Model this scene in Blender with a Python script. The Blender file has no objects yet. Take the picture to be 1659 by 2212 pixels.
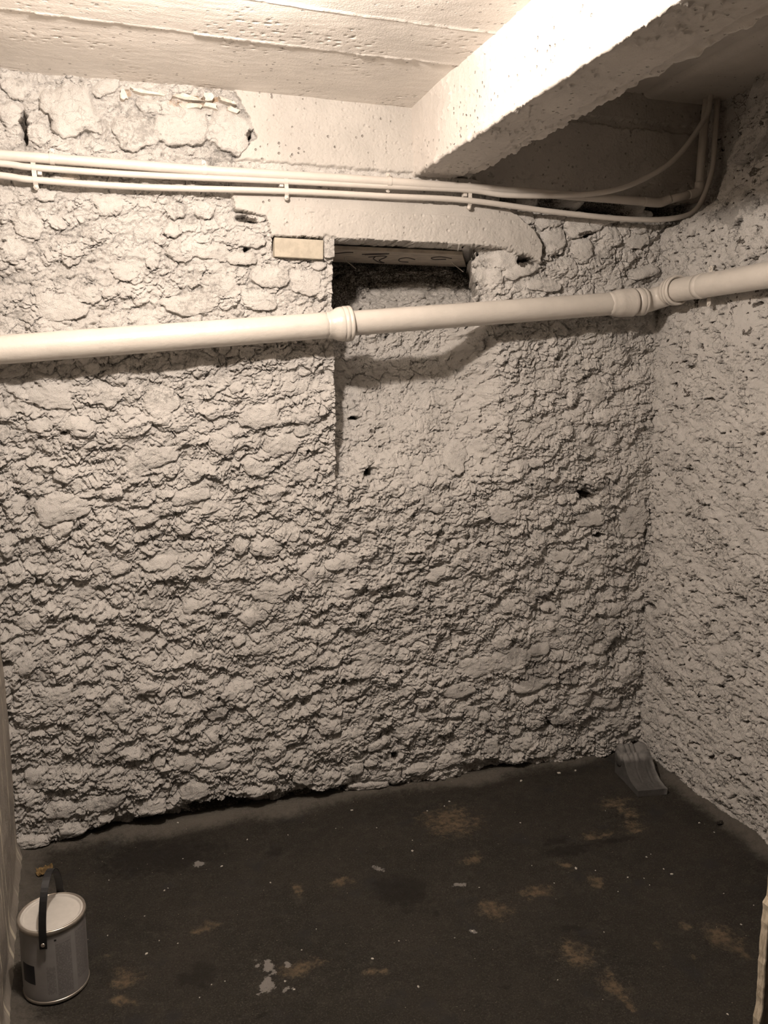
import bpy, math
import numpy as np
from mathutils import Vector, Matrix

SC = bpy.context.scene
COL = SC.collection

# ------------------------------------------------------------------ camera, world, lamp, exposure
PITCH, YAW, EYE = 9.701, 17.598, 1.45
cam = bpy.data.cameras.new('camera')
cam.sensor_fit = 'HORIZONTAL'; cam.sensor_width = 36.0
cam.lens = 1790.0 / 1659.0 * 36.0
cam.clip_start = 0.02
cam_ob = bpy.data.objects.new('camera', cam); COL.objects.link(cam_ob)
cam_ob.location = (0, 0, EYE)
cam_ob.rotation_euler = (math.radians(90 - PITCH), 0, math.radians(-YAW))
SC.camera = cam_ob

world = bpy.data.worlds.new('world'); SC.world = world
world.use_nodes = True
world.node_tree.nodes['Background'].inputs[0].default_value = (1, .9, .8, 1)
world.node_tree.nodes['Background'].inputs[1].default_value = 0.001

LAMP = (0.12, 1.46, 2.135)
lamp = bpy.data.lights.new('cellar_bulb', 'POINT')
lamp.energy = 82.0; lamp.color = (1.0, 0.862, 0.745); lamp.shadow_soft_size = 0.035
lamp_ob = bpy.data.objects.new('cellar_bulb', lamp); COL.objects.link(lamp_ob)
lamp_ob.location = LAMP

SC.cycles.sample_clamp_indirect = 4.0
SC.cycles.max_bounces = 6; SC.cycles.diffuse_bounces = 5; SC.cycles.glossy_bounces = 2
SC.cycles.use_adaptive_sampling = True; SC.cycles.adaptive_threshold = 0.035; SC.cycles.adaptive_min_samples = 16
SC.cycles.denoising_prefilter = 'NONE'
SC.view_settings.view_transform = 'Standard'
SC.view_settings.look = 'None'
SC.view_settings.gamma = 1.0
SC.view_settings.use_curve_mapping = False
SC.view_settings.exposure = 0.0

# ------------------------------------------------------------------ numpy noise
def _h(ix, iy, seed):
    h = ix.astype(np.uint32) * np.uint32(374761393) + iy.astype(np.uint32) * np.uint32(668265263) + np.uint32((seed * 974634721 + 12345) & 0xffffffff)
    h = (h ^ (h >> np.uint32(13))) * np.uint32(1274126177)
    return h ^ (h >> np.uint32(16))
_A = np.linspace(0, 2 * np.pi, 256, endpoint=False)
_G = np.stack([np.cos(_A), np.sin(_A)], 1).astype(np.float32)
def perlin(x, y, seed=0):
    x = np.asarray(x, np.float32); y = np.asarray(y, np.float32)
    fx = np.floor(x); fy = np.floor(y)
    ix = fx.astype(np.int32); iy = fy.astype(np.int32)
    dx = x - fx; dy = y - fy
    u = dx * dx * dx * (dx * (dx * 6 - 15) + 10); v = dy * dy * dy * (dy * (dy * 6 - 15) + 10)
    def g(ox, oy):
        q = _G[(_h(ix + ox, iy + oy, seed) >> np.uint32(8)) & np.uint32(255)]
        return q[..., 0] * (dx - ox) + q[..., 1] * (dy - oy)
    a = g(0, 0); a = a + u * (g(1, 0) - a)
    b = g(0, 1); b = b + u * (g(1, 1) - b)
    return (a + v * (b - a)) * 1.5
def fbm(x, y, n=4, seed=0, gain=.5):
    s = 0; a = 1.0; t = 0
    for k in range(n):
        s = s + a * perlin(x * 2.03 ** k + 7.3 * k, y * 2.03 ** k - 3.1 * k, seed + 31 * k); t += a; a *= gain
    return s / t * 1.6
def worley(x, y, seed=0, jit=.95):
    x = np.asarray(x, np.float32); y = np.asarray(y, np.float32)
    fx = np.floor(x).astype(np.int32); fy = np.floor(y).astype(np.int32)
    F1 = np.full(x.shape, 9., np.float32); F2 = np.full(x.shape, 9., np.float32); R = np.zeros(x.shape, np.float32)
    for oy in (-1, 0, 1):
        for ox in (-1, 0, 1):
            h = _h(fx + ox, fy + oy, seed)
            px = fx + ox + .5 + jit * ((h & np.uint32(1023)).astype(np.float32) / 1023 - .5)
            py = fy + oy + .5 + jit * (((h >> np.uint32(10)) & np.uint32(1023)).astype(np.float32) / 1023 - .5)
            d = np.sqrt((px - x) ** 2 + (py - y) ** 2)
            c = d < F1
            F2 = np.where(c, F1, np.minimum(F2, d)); F1 = np.where(c, d, F1)
            R = np.where(c, ((h >> np.uint32(20)) & np.uint32(1023)).astype(np.float32) / 1023, R)
    return F1, F2, R
def ss(a, b, x):
    t = np.clip((x - a) / (b - a), 0, 1); return t * t * (3 - 2 * t)
def terrace(t, n, edge=.25):
    f = t * n; k = np.floor(f); r = f - k
    return (k + .35 * r + .65 * ss(1 - edge, 1, r)) / n
def blob(X, Z, cx, cz, rx, rz, soft=.35):
    d = np.sqrt(((X - cx) / rx) ** 2 + ((Z - cz) / rz) ** 2)
    return ss(1 + soft, 1 - soft, d)
def box_mask(X, Z, x0, x1, z0, z1, s=.01):
    return ss(x0 - s, x0 + s, X) * ss(x1 + s, x1 - s, X) * ss(z0 - s, z0 + s, Z) * ss(z1 + s, z1 - s, Z)

# ------------------------------------------------------------------ object helpers
def link(name, me, mat=None, parent=None, loc=None):
    o = bpy.data.objects.new(name, me); COL.objects.link(o)
    if mat is not None and me is not None: me.materials.append(mat)
    if parent is not None: o.parent = parent
    if loc is not None: o.location = loc
    return o
def tag(o, label=None, cat=None, group=None, kind=None):
    if label: o['label'] = label
    if cat: o['category'] = cat
    if group: o['group'] = group
    if kind: o['kind'] = kind
    return o
def thing(name, loc, label, cat, group=None):
    o = bpy.data.objects.new(name, None); COL.objects.link(o); o.location = loc; o.empty_display_size = .05
    return tag(o, label, cat, group)
def raw_mesh(name, v, f, smooth=True):
    """v (n,3) float, f (m,4) int quads"""
    me = bpy.data.meshes.new(name)
    n, m = len(v), len(f)
    me.vertices.add(n); me.vertices.foreach_set('co', np.ascontiguousarray(v, np.float32).ravel())
    me.loops.add(m * 4); me.loops.foreach_set('vertex_index', np.ascontiguousarray(f, np.int32).ravel())
    me.polygons.add(m); me.polygons.foreach_set('loop_start', np.arange(0, m * 4, 4, dtype=np.int32))
    me.polygons.foreach_set('use_smooth', np.full(m, smooth, bool))
    me.update(calc_edges=True)
    return me
def grid_part(name, V, mask, mat, parent=None, stain=None, skirt=None):
    """the cells of a height grid picked by mask, as one mesh; skirt = a vector that gives its rim a depth"""
    nv, nu = V.shape[:2]
    I = np.arange(nv * nu, dtype=np.int32).reshape(nv, nu)
    q = np.stack([I[:-1, :-1], I[:-1, 1:], I[1:, 1:], I[1:, :-1]], -1)
    f = q[mask]
    used = np.zeros(nv * nu, bool); used[f.ravel()] = True
    remap = np.cumsum(used).astype(np.int32) - 1
    v = V.reshape(-1, 3)[used]; f = remap[f]
    st = stain.reshape(-1, 4)[used] if stain is not None else None
    if skirt is not None:
        P = np.pad(mask, 1); ex = []
        for (dy, dx, a, b) in ((-1, 0, 1, 0), (1, 0, 3, 2), (0, -1, 0, 3), (0, 1, 2, 1)):
            nb = P[1 + dy:P.shape[0] - 1 + dy, 1 + dx:P.shape[1] - 1 + dx]
            e = q[mask & ~nb]; ex.append(np.stack([e[:, a], e[:, b]], 1))
        ex = np.concatenate(ex)
        A = V.reshape(-1, 3)[ex[:, 0]]; B = V.reshape(-1, 3)[ex[:, 1]]; s = np.asarray(skirt, np.float32)
        sv = np.stack([A, B, B + s, A + s], 1).reshape(-1, 3)
        sf = np.arange(len(sv), dtype=np.int32).reshape(-1, 4) + len(v)
        v = np.concatenate([v, sv]); f = np.concatenate([f, sf])
        if st is not None:
            SA = stain.reshape(-1, 4)[ex[:, 0]]; SB = stain.reshape(-1, 4)[ex[:, 1]]
            st = np.concatenate([st, np.stack([SA, SB, SB, SA], 1).reshape(-1, 4)])
    me = raw_mesh(name, v, f)
    if st is not None:
        at = me.attributes.new('stain', 'FLOAT_COLOR', 'POINT')
        at.data.foreach_set('color', np.ascontiguousarray(st, np.float32).ravel())
    return link(name, me, mat, parent)
def frames(P):
    P = np.asarray(P, float); T = np.gradient(P, axis=0); T /= np.linalg.norm(T, axis=1)[:, None]
    up = np.array([0, 0, 1.]) if abs(T[0][2]) < .9 else np.array([0, 1., 0])
    N = []; n = up - T[0] * (up @ T[0]); n /= np.linalg.norm(n)
    for t in T:
        n = n - t * (n @ t); n /= np.linalg.norm(n); N.append(n)
    N = np.array(N); return T, N, np.cross(T, N)
def sweep(name, P, R, mat, parent=None, seg=24, caps=True, wob=0, seed=0):
    """round tube along points P with radius R per point"""
    P = np.asarray(P, float); R = np.broadcast_to(np.asarray(R, float), (len(P),))
    if caps:
        P = np.concatenate([P[:1], P, P[-1:]]); R = np.concatenate([[1e-5], R, [1e-5]])
        Q = P.copy(); Q[0] = P[0] - 1e-5 * (P[2] - P[1]); Q[-1] = P[-1] + 1e-5 * (P[-2] - P[-3])
        T, N, B = frames(Q)
    else: T, N, B = frames(P)
    a = np.linspace(0, 2 * np.pi, seg, endpoint=False)
    rr = R[:, None] * np.ones(seg)
    if wob:
        s = np.arange(len(P))[:, None] * .37 + seed * 5.1
        rr = rr * (1 + wob * perlin(s + 0 * a, 3 * np.sin(a)[None, :] + 2 * np.cos(a)[None, :] + 0 * s, seed))
    V = P[:, None] + rr[..., None] * (np.cos(a)[None, :, None] * N[:, None] + np.sin(a)[None, :, None] * B[:, None])
    n = len(P); I = np.arange(n * seg).reshape(n, seg); J = np.roll(I, -1, 1)
    f = np.stack([I[:-1], J[:-1], J[1:], I[1:]], -1).reshape(-1, 4)
    return link(name, raw_mesh(name, V.reshape(-1, 3), f), mat, parent)
def lathe(name, origin, axis, prof, mat, parent=None, seg=56, wob=0, seed=0):
    """surface of revolution: prof = [(distance along axis, radius)], frame fixed"""
    origin = np.asarray(origin, float); axis = np.asarray(axis, float); axis = axis / np.linalg.norm(axis)
    up = np.array([0, 0, 1.]) if abs(axis[2]) < .9 else np.array([0, 1., 0])
    n = up - axis * (up @ axis); n /= np.linalg.norm(n); b = np.cross(axis, n)
    prof = [(prof[0][0], 1e-5)] + list(prof) + [(prof[-1][0], 1e-5)]
    s = np.array([p[0] for p in prof]); r = np.array([p[1] for p in prof])
    a = np.linspace(0, 2 * np.pi, seg, endpoint=False)
    rr = r[:, None] * np.ones(seg)
    if wob: rr = rr * (1 + wob * perlin(s[:, None] / .035 + 0 * a, 2.5 * np.sin(a)[None] + 2 * np.cos(a)[None] + 0 * s[:, None], seed))
    V = origin + s[:, None, None] * axis + rr[..., None] * (np.cos(a)[None, :, None] * n + np.sin(a)[None, :, None] * b)
    k = len(s); I = np.arange(k * seg).reshape(k, seg); J = np.roll(I, -1, 1)
    f = np.stack([I[:-1], J[:-1], J[1:], I[1:]], -1).reshape(-1, 4)
    return link(name, raw_mesh(name, V.reshape(-1, 3), f), mat, parent)
def catmull(pts, n=10):
    p = np.asarray(pts, float); p = np.concatenate([2 * p[:1] - p[1:2], p, 2 * p[-1:] - p[-2:-1]])
    out = []
    for i in range(1, len(p) - 2):
        for t in np.linspace(0, 1, n, endpoint=False):
            a, b, c, d = p[i - 1:i + 3]
            out.append(.5 * (2 * b + (c - a) * t + (2 * a - 5 * b + 4 * c - d) * t * t + (3 * b - a - 3 * c + d) * t ** 3))
    out.append(p[-2]); return np.array(out)
def prism(name, outline, depth_vec, mat, parent=None, bevel=.0, loc=None):
    """closed outline (list of 3D points) pushed along depth_vec"""
    import bmesh
    bm = bmesh.new(); vs = [bm.verts.new(p) for p in outline]; f = bm.faces.new(vs)
    r = bmesh.ops.extrude_face_region(bm, geom=[f])
    bmesh.ops.translate(bm, verts=[e for e in r['geom'] if isinstance(e, bmesh.types.BMVert)], vec=depth_vec)
    bmesh.ops.recalc_face_normals(bm, faces=bm.faces)
    if bevel: bmesh.ops.bevel(bm, geom=list(bm.edges), offset=bevel, segments=2, affect='EDGES', profile=.6)
    me = bpy.data.meshes.new(name); bm.to_mesh(me); bm.free()
    return link(name, me, mat, parent, loc)
def box(name, c, s, mat, parent=None, bevel=.001, rot=None):
    x, y, z = s[0] / 2, s[1] / 2, s[2] / 2
    o = prism(name, [(-x, -y, -z), (x, -y, -z), (x, y, -z), (-x, y, -z)], (0, 0, 2 * z), mat, parent, bevel)
    o.location = c
    if rot: o.rotation_euler = rot
    return o

# ------------------------------------------------------------------ materials
def nodes(name):
    m = bpy.data.materials.new(name); m.use_nodes = True
    t = m.node_tree; b = t.nodes['Principled BSDF']
    return m, t, b
class NT:
    def __init__(s, t): s.t = t
    def n(s, typ, **kw):
        o = s.t.nodes.new(typ)
        for k, v in kw.items(): setattr(o, k, v)
        return o
    def l(s, a, b): s.t.links.new(a, b)
    def coord(s, scale=(1, 1, 1)):
        c = s.n('ShaderNodeTexCoord'); mp = s.n('ShaderNodeMapping'); mp.inputs['Scale'].default_value = scale
        s.l(c.outputs['Object'], mp.inputs['Vector']); return mp.outputs[0]
    def noise(s, vec, scale, detail=4, rough=.55):
        o = s.n('ShaderNodeTexNoise'); o.inputs['Scale'].default_value = scale; o.inputs['Detail'].default_value = detail
        o.inputs['Roughness'].default_value = rough; s.l(vec, o.inputs['Vector']); return o.outputs['Fac']
    def voronoi(s, vec, scale, feature='F1'):
        o = s.n('ShaderNodeTexVoronoi', feature=feature); o.inputs['Scale'].default_value = scale; s.l(vec, o.inputs['Vector']); return o
    def ramp(s, fac, a, b, lo=0., hi=1.):
        o = s.n('ShaderNodeMapRange', interpolation_type='SMOOTHSTEP')
        for i, v in zip(('From Min', 'From Max', 'To Min', 'To Max'), (a, b, lo, hi)): o.inputs[i].default_value = v
        s.l(fac, o.inputs['Value']); return o.outputs[0]
    def math(s, op, a, b=None):
        o = s.n('ShaderNodeMath', operation=op)
        for i, v in enumerate((a, b)):
            if v is None: continue
            if isinstance(v, (int, float)): o.inputs[i].default_value = v
            else: s.l(v, o.inputs[i])
        return o.outputs[0]
    def mix(s, fac, a, b):
        o = s.n('ShaderNodeMix', data_type='RGBA')
        if isinstance(fac, (int, float)): o.inputs[0].default_value = fac
        else: s.l(fac, o.inputs[0])
        for i, v in ((6, a), (7, b)):
            if isinstance(v, tuple): o.inputs[i].default_value = (*v, 1)
            else: s.l(v, o.inputs[i])
        return o.outputs[2]
    def stain(s):
        a = s.n('ShaderNodeAttribute', attribute_name='stain'); x = s.n('ShaderNodeSeparateColor'); s.l(a.outputs['Color'], x.inputs[0]); s.alpha = a.outputs['Alpha']
        return x.outputs[0], x.outputs[1], x.outputs[2]
    def bump(s, b, h, dist, strength=1., prev=None):
        o = s.n('ShaderNodeBump'); o.inputs['Distance'].default_value = dist; o.inputs['Strength'].default_value = strength
        s.l(h, o.inputs['Height'])
        if prev is not None: s.l(prev, o.inputs['Normal'])
        if b is not None: s.l(o.outputs[0], b.inputs['Normal'])
        return o.outputs[0]
def plain(name, col, rough=.6, noise=.06, bump=0., scale=60, metallic=0., spec=.4):
    m, t, b = nodes(name); N = NT(t); v = N.coord()
    f = N.noise(v, scale)
    d = tuple(max(0, c * (1 - noise * 3)) for c in col)
    N.l(N.mix(N.ramp(f, .35, .65), d, col), b.inputs['Base Color'])
    b.inputs['Roughness'].default_value = rough; b.inputs['Metallic'].default_value = metallic
    b.inputs['Specular IOR Level'].default_value = spec
    if bump: N.bump(b, N.noise(v, scale * 4, 5), bump)
    return m
WHITE = (.86, .83, .795)
def painted_rubble(name, paint=WHITE, speck=.0, fine=.0026):
    """white masonry paint over rubble; stain R = unpainted mortar and painted niche shadow, G = raw tan stone, B = grey grime"""
    m, t, b = nodes(name); N = NT(t); v = N.coord(); R, G, B = N.stain()
    big = N.noise(v, 5, 3)
    c = N.mix(N.ramp(big, .35, .7), tuple(x * .90 for x in paint), paint)
    c = N.mix(N.ramp(N.noise(v, 55, 4), .40, .62), N.mix(.10, c, (.45, .42, .38)), c)
    gr = N.ramp(N.math('ADD', B, N.math('MULTIPLY', N.math('SUBTRACT', N.noise(v, 110, 3, .7), .5), 1.6)), .45, .85)
    c = N.mix(N.math('MULTIPLY', gr, .62), c, (.30, .285, .27))
    tan = N.ramp(N.math('ADD', G, N.math('MULTIPLY', N.math('SUBTRACT', N.noise(v, 130, 2), .5), .5)), .35, .75)
    c = N.mix(tan, c, (.62, .47, .34))
    bare_shade = N.ramp(N.math('ADD', R, N.math('MULTIPLY', N.math('SUBTRACT', N.noise(v, 190, 3, .7), .5), 1.1)), .45, .75)
    c = N.mix(bare_shade, c, (.115, .10, .085))
    N.l(c, b.inputs['Base Color']); b.inputs['Roughness'].default_value = .75; b.inputs['Specular IOR Level'].default_value = .25
    wv = N.n('ShaderNodeVectorMath', operation='ADD'); nt = N.n('ShaderNodeTexNoise'); nt.inputs['Scale'].default_value = 38; nt.inputs['Detail'].default_value = 3; N.l(v, nt.inputs['Vector'])
    sc_ = N.n('ShaderNodeVectorMath', operation='SCALE'); sc_.inputs['Scale'].default_value = .045; N.l(nt.outputs['Color'], sc_.inputs[0]); N.l(v, wv.inputs[0]); N.l(sc_.outputs[0], wv.inputs[1])
    hl = None
    for sc, gate, sd in ((30, .53, 3.), (72, .55, 9.)):
        vo = N.voronoi(wv.outputs[0], sc, 'DISTANCE_TO_EDGE')
        ln = N.ramp(vo.outputs['Distance'], .0, .065, 1., 0.)
        mp = N.n('ShaderNodeMapping'); mp.inputs['Location'].default_value = (sd, sd, sd); N.l(v, mp.inputs[0])
        ln = N.math('MULTIPLY', ln, N.ramp(N.noise(mp.outputs[0], sc * .40, 4), gate, gate + .07))
        hl = ln if hl is None else N.math('MAXIMUM', hl, ln)
    po = N.math('MULTIPLY', N.ramp(N.noise(v, 170, 3, .6), .62, .68), N.ramp(N.noise(v, 15, 4), .46, .58))
    hl = N.math('MULTIPLY', N.math('MAXIMUM', hl, po), N.math('SUBTRACT', 1., N.alpha))
    N.bump(b, N.noise(v, 330, 4, .72), fine * 2.3)
    # hairline cracks and pin-holes the roller never reached
    c2 = N.mix(N.math('MULTIPLY', hl, speck), c, (.10, .088, .078)); N.l(c2, b.inputs['Base Color'])
    return m
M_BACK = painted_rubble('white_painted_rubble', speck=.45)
M_RIGHT = painted_rubble('white_painted_rubble_right', speck=.85)
def painted_concrete(name, paint=WHITE, pores=.62):
    m, t, b = nodes(name); N = NT(t); v = N.coord()
    c = N.mix(N.ramp(N.noise(v, 7, 5), .3, .7), tuple(x * .88 for x in paint), paint)
    c = N.mix(N.ramp(N.noise(v, 120, 4), .62, .74), c, N.mix(.25, c, (.2, .17, .14)))
    N.l(c, b.inputs['Base Color']); b.inputs['Roughness'].default_value = .6; b.inputs['Specular IOR Level'].default_value = .3
    h = N.bump(None, N.noise(v, 160, 4, .65), .0016)
    # air pores left by the casting
    vo = N.voronoi(v, 55); hole = N.ramp(vo.outputs['Distance'], .10, .22)
    sep = N.n('ShaderNodeSeparateColor'); N.l(vo.outputs['Color'], sep.inputs[0])
    keep = N.ramp(sep.outputs[0], pores, pores + .04)
    clus = N.ramp(N.noise(v, 6, 3), .42, .60)
    amt = N.math('MULTIPLY', keep, clus)
    pm = N.math('ADD', N.math('MULTIPLY', hole, amt), N.math('SUBTRACT', 1, amt))
    N.bump(b, pm, .0045, prev=h)
    N.l(N.mix(N.math('MULTIPLY', N.math('SUBTRACT', 1, pm), .55), c, (.16, .13, .11)), b.inputs['Base Color'])   # open pores stay unpainted
    return m
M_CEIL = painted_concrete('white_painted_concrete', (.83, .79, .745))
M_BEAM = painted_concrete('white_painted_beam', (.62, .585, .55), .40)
M_PIPE = None
def glossy_paint(name, col, rough, bump=.0006):
    m, t, b = nodes(name); N = NT(t); v = N.coord()
    c = N.mix(N.ramp(N.noise(v, 14, 5), .35, .7), tuple(x * .93 for x in col), col)
    c = N.mix(N.ramp(N.noise(v, 150, 3), .70, .78), c, tuple(x * .7 for x in col))
    N.l(c, b.inputs['Base Color']); b.inputs['Roughness'].default_value = rough; b.inputs['Specular IOR Level'].default_value = .45
    h = N.bump(None, N.noise(v, 70, 3), bump * 1.5)
    N.bump(b, N.noise(v, 400, 3), bump * .5, prev=h)
    return m
M_PIPE = glossy_paint('cream_gloss_paint', (.63, .59, .54), .30)
M_CABLE = glossy_paint('cream_cable_paint', (.60, .56, .515), .42, .0004)
M_BLACK = plain('black_plastic', (.012, .012, .013), .42, bump=.0002, scale=300)
M_STEEL = plain('tinned_steel', (.55, .50, .44), .35, metallic=.8, scale=40)
M_SCREW = plain('painted_screw', (.66, .62, .56), .45, scale=200)
M_BOARD = plain('shuttering_board', (.46, .41, .345), .75, noise=.08, bump=.0008, scale=30)
M_MARK = plain('pencil', (.06, .05, .05), .8)
M_NAIL = plain('painted_nail', (.72, .68, .62), .5)
M_BRICK = plain('cream_brick', (.47, .425, .35), .85, noise=.05, bump=.0012, scale=50)
M_CRUMB = plain('plaster_crumb', (.52, .49, .44), .8, scale=300)
M_PEBBLE = plain('dark_pebble', (.05, .042, .035), .8, bump=.002, scale=120)
M_LEAF = plain('dry_leaf', (.26, .17, .07), .85, noise=.2, bump=.002, scale=90)
M_CORBEL = plain('grey_cast_concrete', (.25, .245, .24), .8, noise=.10, bump=.0012, scale=35)
M_EDGE = None

# ------------------------------------------------------------------ rubble wall at the back
YW = 2.555                      # plane of the rubble face; +H stands out towards the room
d = .0023
xs = np.concatenate([np.arange(-.405, 1.86, d), np.arange(1.862, 2.06, .006)]).astype(np.float32); zs = np.arange(-.01, 2.405, d).astype(np.float32)
X, Z = np.meshgrid(xs, zs)
ca, sa = math.cos(math.radians(14)), math.sin(math.radians(14))

def rubble(U, V, seed, k=1.0):
    """mortar-and-chip relief: flat terraces with broken lips, lumps, chips, fine grit"""
    wu = U + .011 * perlin(U / .05, V / .05, seed + 1) + .004 * perlin(U / .016, V / .016, seed + 2)
    wv = V + .011 * perlin(U / .05 + 9, V / .05, seed + 3) + .004 * perlin(U / .016 + 5, V / .016, seed + 4)
    p = wu * ca + wv * sa; q = -wu * sa + wv * ca
    t = fbm(p / .13, q / .075, 5, seed + 5, .6)
    H = .019 * terrace(t, 4.0, .20)
    t2 = fbm(p / .055, q / .032, 4, seed + 6, .6)
    H += .0110 * terrace(t2, 2.8, .20)
    F1, F2, R = worley(p / .060, q / .042, seed + 7)
    e = F2 - F1
    H += (.0075 * R) * ss(.0, .14, e) + .002 * (1 - F1)
    crack = ss(.07, .0, e) * ss(-.1, .35, perlin(U / .05, V / .05, seed + 8))
    H -= .008 * crack
    F1, F2, R = worley(p / .022 + 3, q / .016, seed + 9)
    H += .0058 * (R - .4) * ss(0, .18, F2 - F1)
    F1, F2, R = worley(p / .0105 + 8, q / .0085, seed + 12)
    H += .0034 * (R - .4) * ss(0, .3, F2 - F1)
    g = np.abs(perlin(p / .011, q / .008, seed + 10))
    H += .0022 * (g - .3) + .0015 * perlin(p / .006, q / .005, seed + 11)
    return H * k

H = rubble(X, Z, 100)
Hbig = .012 * fbm(X / .45, Z / .45, 3, 40)

# pits: deep holes between the stones
pit = ss(.50, .72, perlin(X / .034, Z / .022, 61)) * ss(-.2, .3, perlin(X / .25, Z / .25, 62))
pit2 = ss(.50, .68, perlin(X / .016 + .3 * perlin(X / .01, Z / .01, 65), Z / .010, 64)) * ss(-.15, .35, perlin(X / .15, Z / .13, 66))
H -= .020 * pit + .012 * pit2
# where the rubble was flushed over with mortar or paint and is smoother
smooth = np.zeros_like(X)
for (cx, cz, rx, rz, a) in ((-.13, 1.60, .10, .05, .85), (.02, 1.92, .12, .05, .6), (.30, 1.76, .10, .035, .75), (.10, 1.86, .09, .05, .6), (-.28, 1.93, .09, .05, .8),
                            (.52, 1.71, .13, .07, .5), (.48, 1.42, .14, .14, .4), (-.22, 1.36, .14, .09, .55), (.2, 1.30, .14, .06, .5), (1.23, 1.30, .12, .22, .35), (1.35, .48, .17, .04, .75), (1.22, .42, .09, .025, .7),
                            (1.80, 1.02, .07, .06, .75), (1.70, 1.15, .10, .05, .4), (1.4, 1.62, .25, .03, .5), (.95, 1.35, .26, .26, .55), (.95, 1.6, .26, .14, .3), (1.3, 1.02, .16, .08, .35), (.25, 1.60, .14, .05, .4)):
    smooth = np.maximum(smooth, a * blob(X, Z, cx, cz, rx, rz, .5))
smooth = np.maximum(smooth, .75 * ss(.25, .62, perlin(X / .17, Z / .12, 63)))
smooth = np.maximum(smooth, .30 * ss(1.15, 1.5, Z))
H *= (1 - smooth * .75)
def cracks(U, V, seed, su, sv):
    a = U + .010 * perlin(U / .04, V / .04, seed) + .004 * perlin(U / .012, V / .012, seed + 1); b = V + .010 * perlin(U / .04 + 7, V / .04, seed + 2) + .004 * perlin(U / .012 + 7, V / .012, seed + 3)
    F1, F2, R = worley(a / su, b / sv, seed + 4)
    return ss(.085, .0, F2 - F1) * ss(.0, .35, perlin(U / su * .8, V / sv * .8, seed + 5))
H -= .0115 * cracks(X, Z, 1500, .075, .055) + .0085 * cracks(X, Z, 1520, .036, .028)
H = np.minimum(H, .030)
H = H + Hbig
# lower courses swell a little; the foot is hollow and crumbling
H += .012 * ss(.9, .3, Z) - .012 * ss(1.2, 1.6, Z)
foot = ss(.085, .015, Z + .020 * perlin(X / .12, Z / .1, 71)) * ss(-.25, .3, perlin(X / .35, X * 0, 72) + 1.1 * np.exp(-((X - .25) / .30) ** 2) - .1)

stain = np.zeros(X.shape + (4,), np.float32); stain[..., 3] = np.clip(smooth * 1.1, 0, 1)
stain[..., 2] = ss(.05, .55, fbm(X / .16, Z / .11, 4, 90)) * .62
stain[..., 2] += .5 * blob(X, Z, 1.50, .98, .16, .09, .6) + .35 * blob(X, Z, .28, 2.10, .16, .05, .6) + .3 * blob(X, Z, 1.45, .45, .2, .25, .8)
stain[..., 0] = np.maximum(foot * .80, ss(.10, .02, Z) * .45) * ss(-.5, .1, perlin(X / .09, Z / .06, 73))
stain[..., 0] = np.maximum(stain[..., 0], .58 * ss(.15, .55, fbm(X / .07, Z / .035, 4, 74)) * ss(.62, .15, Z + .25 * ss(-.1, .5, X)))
stain[..., 0] = np.maximum(stain[..., 0], .55 * np.maximum(pit, pit2))
for (hx, hz, rx, rz, dp) in ((.774, 1.118, .016, .014, .06), (.745, 1.292, .013, .007, .05), (1.43, .612, .008, .009, .06), (1.425, .447, .009, .008, .06), (.872, .432, .006, .007, .03),
                             (.126, .30, .020, .007, .03), (1.565, 1.003, .040, .012, .04), (1.62, .86, .022, .010, .04), (1.55, 1.02, .02, .01, .04), (-.208, 2.09, .009, .05, .04),
                             (.398, 2.125, .012, .022, .05), (.39, 1.885, .030, .010, .035), (.385, 1.80, .010, .012, .035), (1.425, 1.975, .09, .016, .06), (1.63, 1.98, .11, .020, .08), (1.82, 2.0, .06, .018, .08),
                             (1.512, 1.90, .03, .014, .05), (1.30, 1.80, .035, .012, .05), (1.735, .51, .010, .012, .05), (1.43, .17, .05, .012, .035), (.22, .055, .10, .025, .05), (.62, .035, .09, .012, .05), (.85, .13, .012, .012, .03), (.20, .10, .015, .01, .03)):
    m_ = blob(X + .008 * perlin(X / .02, Z / .02, 5), Z + .006 * perlin(X / .02, Z / .02, 6), hx, hz, rx, rz, .35)
    H -= dp * m_; stain[..., 0] = np.maximum(stain[..., 0], m_ * .8)

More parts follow.
